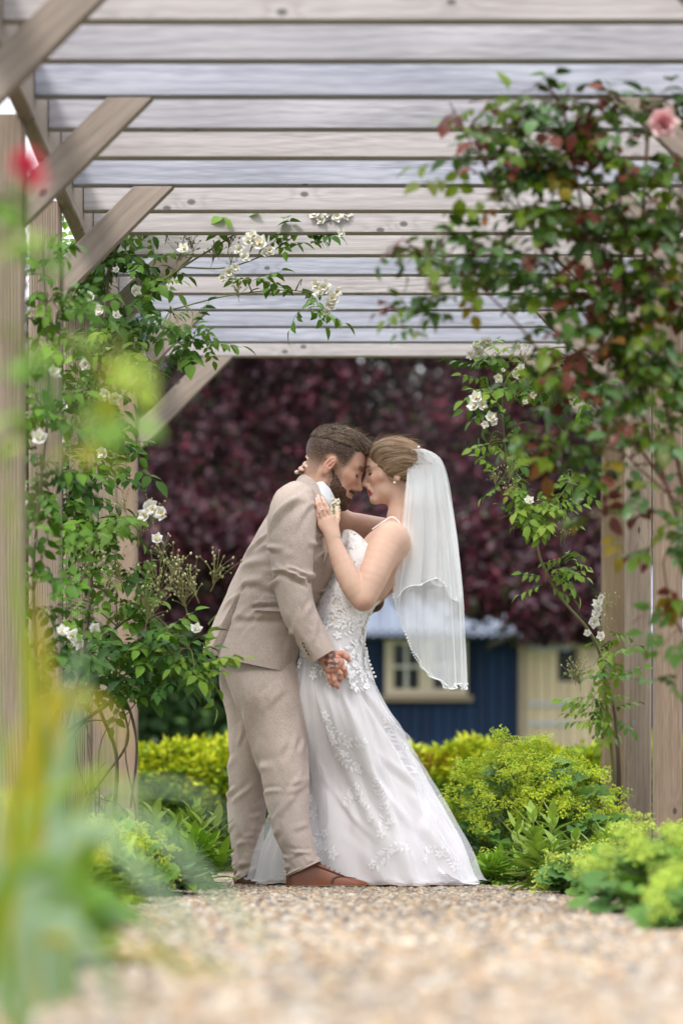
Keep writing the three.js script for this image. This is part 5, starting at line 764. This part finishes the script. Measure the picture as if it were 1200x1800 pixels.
// bronze-leaved pink rose, nearer the camera on the right
climber({
  name: 'shrub_rose', label: 'tall bronze-leaved rose with one pink bloom, blurred before the bride\'s side of the pergola', seed: 23, back: 0.45, thin: 1.0, leafGeos: bigSprays, size: 0.88, blooms: pinkBlooms, twigM: reddish, tones: [[...green.olive, green.olive[2], green.bronze[1], green.bronze[3]], [...green.olive.slice(0, 2), ...green.bronze], [...green.olive, ...green.olive, ...green.bronze]],
  stems: [
    { p: [base0(1330, 7.3), [1300, 1300, 7.3], [1230, 1050, 7.2], [1170, 850, 7.2], [1100, 650, 7.1], [1040, 450, 7], [1010, 300, 7], [990, 190, 7]], r: [0.012, 0.006, 0.004], m: reddish },
    { p: [base0(1340, 7.3), [1290, 1250, 7.3], [1210, 900, 7.2], [1150, 600, 7.2], [1130, 400, 7.1], [1140, 200, 7.1]], r: [0.012, 0.005], m: reddish },
    { p: [[1170, 850, 7.2], [1090, 750, 7.1], [1000, 680, 7], [900, 560, 7], [800, 470, 7], [720, 430, 7]], r: [0.005, 0.002], m: reddish },
    { p: [[1130, 720, 7.1], [1030, 560, 7], [930, 400, 7], [850, 290, 7], [790, 180, 7]], r: [0.005, 0.002], m: reddish },
    { p: [[1290, 1250, 7.3], [1230, 1150, 7.2], [1180, 1080, 7.2], [1165, 990, 7.2]], r: [0.006, 0.003], m: reddish }, { p: [[1210, 900, 7.2], [1130, 830, 7.1], [1080, 790, 7], [1000, 790, 7]], r: [0.004, 0.002], m: reddish },
    { p: [[1130, 720, 7.1], [1100, 560, 7.1], [1090, 380, 7], [1085, 200, 7]], r: [0.006, 0.003], m: reddish }, { p: [[1000, 680, 7], [980, 520, 7], [900, 330, 7]], r: [0.004, 0.002], m: reddish },
  ],
  blobs: [[795, 225, 7, 25, 25, 5], [860, 215, 7, 50, 45, 16, 2], [930, 190, 7, 60, 35, 22, 2], [1010, 190, 7, 60, 50, 26, 2], [1085, 210, 7, 60, 50, 28, 2], [1165, 180, 7, 40, 40, 12, 0], [880, 270, 7, 60, 45, 24, 0], [960, 280, 7, 70, 50, 34, 2], [1050, 300, 7, 75, 55, 40], [1140, 310, 7, 60, 60, 34], [800, 300, 7, 50, 25, 7], [860, 360, 7, 45, 30, 10, 1], [940, 380, 7, 60, 45, 22], [1030, 400, 7, 75, 60, 40], [1120, 410, 7, 75, 65, 44], [1190, 420, 7, 40, 70, 18], [690, 440, 7, 25, 18, 4], [740, 450, 7, 35, 30, 8, 2], [800, 430, 7, 45, 35, 12, 2], [860, 450, 7, 50, 40, 16, 0], [930, 480, 7, 60, 50, 24], [1010, 510, 7, 70, 55, 34], [1100, 520, 7, 75, 65, 42, 2], [1180, 540, 7, 45, 70, 24], [720, 540, 7, 35, 35, 8], [790, 520, 7, 40, 35, 10, 2], [740, 585, 7, 20, 16, 3], [965, 590, 7, 45, 40, 12], [1040, 620, 7, 65, 55, 28, 2], [1120, 640, 7, 70, 60, 36], [1185, 660, 7, 40, 60, 20], [970, 690, 7, 45, 35, 11, 2], [1030, 710, 7, 60, 45, 15], [1110, 740, 7, 60, 50, 16, 2], [1180, 770, 7, 40, 60, 11], [945, 775, 7, 40, 25, 9, 2], [1000, 800, 7, 50, 40, 16], [1060, 830, 7, 40, 40, 9, 2], [1150, 860, 7, 40, 40, 10], [1060, 915, 7, 35, 25, 7, 1], [1190, 930, 7, 30, 40, 9], [1160, 975, 7, 30, 25, 7, 2], [1185, 1060, 7, 30, 35, 8, 1], [1180, 1130, 7, 30, 40, 8], [1170, 1195, 7, 20, 20, 4]],
  flowers: [[1163, 216, 6.8, 1.2]], buds: [],
});
// low plants -----------------------------------------------------
function discLeaf(r, seed, lobes = 9) { const R = rng(seed), n = lobes * 3, P = [0, 0, 0], I = []; for (let i = 0; i <= n; i++) { const a = -2.85 + 5.7 * i / n, k = r * (0.9 + 0.1 * Math.abs(Math.sin(a * lobes / 1.8))) * (0.95 + 0.1 * R()); P.push(Math.sin(a) * k, Math.cos(a) * k, r * (0.16 + 0.07 * Math.cos(a * lobes / 0.9))); } for (let i = 1; i <= n; i++) I.push(0, i + 1, i); const g = new THREE.BufferGeometry(); g.setAttribute('position', new THREE.Float32BufferAttribute(P, 3)); g.setAttribute('uv', new THREE.Float32BufferAttribute(new Array(P.length / 3 * 2).fill(0.5), 2)); g.setIndex(I); g.computeVertexNormals(); return g; }
const discs = [1, 2, 3].map((s) => discLeaf(0.045, s));
const floret = (() => { const R = rng(31), L = []; for (let i = 0; i < 16; i++) { const p = V((R() - .5) * .03, (R() - .3) * .022, (R() - .5) * .03); L.push(bake(new THREE.OctahedronGeometry(0.0026 + R() * 0.0014, 0), p, eul(R() * 6, R() * 6, 0), V(1, 0.55, 1))); } return mergeUV(L); })();
const limeF = mat(0xffffff, 0.7);
function mantle(label, x, d, rx, h, nLeaf, nFl, seed, cols) { // lady's mantle: round leaves under frothy sprays
  const R = rng(seed), t = thing('lady_mantle', label, 'plant', 'lady\'s mantle clumps'), leaves = [], mats = [], cl = [], stalks = [];
  const tones = [leafMat([.13, .27, .05]), leafMat([.18, .34, .055]), leafMat([.10, .22, .05])];
  for (let i = 0; i < nLeaf; i++) { const a = R() * 6.28, q = Math.sqrt(R()), p = V(x + Math.cos(a) * rx * q, (0.12 + 0.75 * R()) * h * (1 - 0.55 * q * q), -d + Math.sin(a) * rx * 0.8 * q); leaves.push({ geo: pick(R, discs), mat: pick(R, tones), m: M4(p, orient(V(Math.cos(a), (R() - .5) * 0.9, Math.sin(a)), V(Math.cos(a) * 0.6 + (R() - .5) * .6, 0.9, Math.sin(a) * 0.6 + 0.35)), 0.7 + R() * 0.6) }); if (i % 3 === 0) stalks.push(tube([V(x + (R() - .5) * rx * .3, 0, -d + (R() - .5) * rx * .3), V(lerp(x, p.x, .6), p.y * 0.7, lerp(-d, p.z, .6)), p], 0.0018, 4, 4)); }
  const sprays = Math.round(nFl / 14); for (let s = 0; s < sprays; s++) { const a = R() * 6.28, q = Math.sqrt(R()), c = V(x + Math.cos(a) * rx * q, h * (1.02 - 0.5 * q * q - R() * 0.42), -d + Math.sin(a) * rx * 0.85 * q); stalks.push(tube([V(x + (R() - .5) * rx * .3, 0, -d), V(lerp(x, c.x, .7), c.y * 0.6, lerp(-d, c.z, .6)), c], 0.0014, 5, 3)); for (let i = 0; i < 14; i++) { mats.push(M4(c.clone().add(V((R() - .5) * .075, (R() - .4) * .06, (R() - .5) * .075)), eul(R(), R() * 6, R()), 0.7 + R() * 0.7)); const k = 0.75 + R() * 0.5, b = pick(R, cols); cl.push(lin(b[0] * k, b[1] * k, b[2] * k)); } }
  part(t, 'stalks', mergeUV(stalks), stemM); pieces(t, 'leaf', leaves, 300); if (mats.length) instanced(t, 'flower_froth', floret, limeF, mats, cl);
  settle(t, V(x, 0, -d)); return t;
}
const froth = [[.44, .54, .02], [.50, .58, .03], [.36, .50, .03]];
mantle('largest yellow-green frothy clump beside the train, in front of the hedge', 0.735, 10.95, 0.36, 0.575, 300, 1900, 51, froth);
mantle('leafy low clump with pale froth at the path edge below the double posts', 0.95, 8.9, 0.22, 0.235, 120, 420, 52, [[.40, .50, .07], [.46, .54, .07]]);
mantle('blurred green clump at the path edge under the bronze rose', 0.83, 7.4, 0.22, 0.215, 110, 330, 53, [[.34, .48, .06], [.42, .52, .06]]);
mantle('blurred green clump at the path edge nearest the camera under the bronze rose', 0.82, 6.35, 0.16, 0.15, 70, 150, 56, [[.34, .48, .06], [.42, .52, .06]]);
mantle('small yellow-green clump between the rose stems and the path', -0.72, 8.7, 0.19, 0.26, 60, 420, 54, froth);
mantle('blurred yellow-green clump in the foreground beneath the sword-shaped leaves', -0.56, 4.8, 0.2, 0.28, 80, 520, 55, [[.52, .50, .04], [.44, .50, .05]]);
mantle('blurred yellow clump at the picture edge behind the sword-shaped leaves', -0.78, 5.8, 0.2, 0.3, 80, 420, 57, [[.52, .50, .04], [.44, .50, .05]]);
const lance = [leafGeo(0.07, 0.026, 0.3, 0.15, 5), leafGeo(0.058, 0.023, 0.3, 0.3, 5), leafGeo(0.078, 0.027, 0.3, -0.1, 5)];
function shoots(label, x, d, rx, h, n, seed, tones, size = 1) { // upright leafy shoots
  const R = rng(seed), t = thing('leafy_perennial', label, 'plant', 'leafy perennials at the path edge'), leaves = [], stalks = [];
  for (let i = 0; i < n; i++) { const a = R() * 6.28, q = Math.sqrt(R()) , hh = h * (0.65 + 0.35 * R()) * (1 - 0.35 * q), b = V(x + Math.cos(a) * rx * q * 0.5, 0, -d + Math.sin(a) * rx * q * 0.5), e = V(x + Math.cos(a) * rx * q, hh, -d + Math.sin(a) * rx * q); stalks.push(tube([b, b.clone().lerp(e, 0.5).add(V(0, 0.02, 0)), e], [0.0035, 0.002], 5, 4)); const m = 18; for (let k = 0; k < m; k++) { const f = 0.1 + 0.9 * k / m, an = k * 2.4 + R(), p = b.clone().lerp(e, f), top = sstep(0.6, 1, f); leaves.push({ geo: pick(R, lance), mat: pick(R, tones), m: M4(p, orient(V(Math.cos(an), lerp(f < 0.35 ? -0.15 : 0.3, 1.5, top), Math.sin(an)), V(-Math.cos(an) * top, 1, -Math.sin(an) * top)), size * lerp(1.1, 0.75, top) * (0.8 + R() * 0.4)) }); } }
  part(t, 'stalks', mergeUV(stalks), stemM); pieces(t, 'leaf', leaves, 300); settle(t, V(x, 0, -d));
}
const sage = [leafMat([.36, .50, .08], .5), leafMat([.42, .56, .10], .5), leafMat([.30, .43, .07], .5)], fresh = [leafMat([.26, .44, .035], .5), leafMat([.32, .50, .045], .5), leafMat([.20, .37, .03], .5)];
shoots('pale green upright leafy shoots just in front of the frothy clump by the train', 0.68, 9.55, 0.12, 0.33, 9, 61, sage, 1.3);
shoots('pale leafy shoots between the frothy clump and the double posts', 0.85, 9.4, 0.12, 0.24, 10, 62, sage, 1.2);
shoots('upright grey-green leafy shoots at the foot of the groom\'s side posts', -0.58, 10.0, 0.17, 0.36, 17, 63, sage, 1.3);
shoots('upright leafy shoots among the rose stems by the posts', -0.84, 10.3, 0.12, 0.36, 10, 64, sage, 1.2);
shoots('fresh green spreading leaves at the path edge beside the groom\'s heel', -0.55, 9.7, 0.16, 0.25, 22, 65, fresh, 1.45);
shoots('broad grey-green leaves lying over the path edge before the groom', -0.60, 8.95, 0.10, 0.16, 6, 66, [leafMat([.16, .24, .12]), leafMat([.20, .28, .14])], 1.9);
shoots('green leaves between the yellow clump and the rose stems', -0.74, 9.5, 0.18, 0.27, 18, 67, fresh, 1.3);
shoots('green spreading leaves under the frothy clump beside the train', 0.56, 10.3, 0.1, 0.15, 9, 68, fresh);
shoots('soft green leafy mound at the path edge in front of the rose stems', -0.68, 9.15, 0.17, 0.24, 18, 69, fresh, 1.3);
shoots('pale leafy mound between the sword leaves and the path', -0.66, 8.2, 0.14, 0.2, 14, 70, sage, 1.2);
mantle('low round leaves at the path edge right beside the train', 0.63, 10.5, 0.12, 0.17, 60, 90, 58, froth);
mantle('low round-leaved clump in front of the pale shoots and the double posts', 0.80, 9.15, 0.15, 0.16, 90, 150, 59, [[.40, .50, .07], [.46, .54, .07]]);
// sword leaves and a rose right in front of the lens
{
  const R = rng(71), t = thing('iris', 'clump of out-of-focus sword-shaped leaves nearest the camera', 'plant');
  const tones = [leafMat([.11, .22, .018], .45), leafMat([.24, .34, .03], .45), leafMat([.26, .37, .22], .4), leafMat([.36, .31, .02], .45)];
  const blade = (pts, w, tone) => { const c = new THREE.CatmullRomCurve3(pts.map((q) => at(...q))); const g = loft(28, 4, (u, v) => { const p = c.getPoint(u), tg = c.getTangent(u), side = tg.clone().cross(V(0.25, 0.2, 1)).normalize(), k = w * Math.pow(Math.sin(Math.PI * clamp(0.12 + 0.88 * u, 0, 0.999)), 0.6) * (v - 0.5); return p.addScaledVector(side, k).add(V(0, 0, -Math.abs(v - .5) * w * 0.3)); }); part(t, 'leaf', g, tones[tone]); };
  const b = (px, d) => base0(px, d);
  // upright fans of narrow leaves, then a few that bend over towards the path
  for (let i = 0; i < 34; i++) { const d = 3.5 + R() * 1.0, x0 = -90 + R() * 230, lean = (R() - 0.35) * 200, top = 800 + R() * 640; blade([b(x0, d), [x0 + lean * 0.08, lerp(1780, top, 0.35), d], [x0 + lean * 0.38, lerp(1780, top, 0.7), d], [x0 + lean, top + Math.abs(lean) * 0.25, d]], 0.013 + R() * 0.011, R() < .4 ? 0 : R() < .45 ? 1 : R() < .4 ? 2 : 3); }
  for (const [pts, w, k] of [[[[60, 1540], [150, 1450], [270, 1560], [400, 1720]], .02, 2], [[[90, 1520], [240, 1440], [380, 1570], [510, 1700]], .014, 2], [[[40, 1640], [110, 1620], [170, 1690], [220, 1790]], .022, 2], [[[110, 1480], [230, 1390], [330, 1390], [420, 1460]], .008, 2], [[[60, 1660], [220, 1670], [340, 1700], [440, 1715]], .014, 3], [[[40, 1480], [100, 1390], [200, 1370], [280, 1440]], .014, 1], [[[80, 1600], [160, 1560], [260, 1620], [330, 1740]], .016, 0], [[[20, 1400], [80, 1250], [160, 1230], [230, 1330]], .016, 3], [[[0, 1560], [90, 1520], [160, 1600], [200, 1720]], .02, 0]]) { const d = 3.1 + R() * 0.5; blade([b(20 + R() * 40, d), ...pts.map((q) => [...q, d])], w, k); }
  settle(t, V(-0.5, 0, -3.8));
}
climber({
  name: 'shrub_rose', label: 'out-of-focus yellow-green rose shoots with a deep pink bloom, closest on the groom\'s side', seed: 24, back: 0.5, leafGeos: bigSprays, size: 0.8, blooms: [bloomGeo([[6, 1, 0.3, 1.05], [6, .8, 0.8, 0.9], [5, .6, 1.1, .7]], 0.03, [.62, .03, .09], [.72, .10, .16], 77)], tones: [green.lime, [leafMat([.40, .42, .03], .5), leafMat([.30, .40, .04], .5)], green.mid],
  stems: [{ p: [base0(-60, 3.4), [-30, 1500, 3.4], [10, 1100, 3.4], [30, 800, 3.4], [20, 500, 3.4], [45, 310, 3.4]], r: [0.006, 0.003] }, { p: [[10, 1100, 3.4], [70, 850, 3.4], [130, 700, 3.4], [180, 630, 3.4], [240, 630, 3.4]], r: [0.003, 0.0015] }, { p: [[30, 900, 3.4], [100, 790, 3.4], [200, 760, 3.4]], r: [0.003, 0.0015] }],
  blobs: [[110, 605, 3.4, 40, 20, 3, 0], [205, 632, 3.4, 40, 10, 3, 1], [70, 640, 3.4, 40, 25, 3, 2], [150, 750, 3.4, 50, 20, 4, 0], [200, 770, 3.4, 30, 20, 2, 1], [70, 720, 3.4, 30, 20, 2, 0], [20, 440, 3.4, 25, 40, 3, 0], [15, 350, 3.4, 20, 20, 2, 2], [75, 460, 3.4, 20, 15, 2, 2], [15, 800, 3.4, 25, 30, 2, 1]],
  flowers: [[42, 288, 3.4, .8], [62, 318, 3.4, .7], [60, 425, 3.4, .3]],
});
scene.updateMatrixWorld(true);
renderer.render(scene, camera);
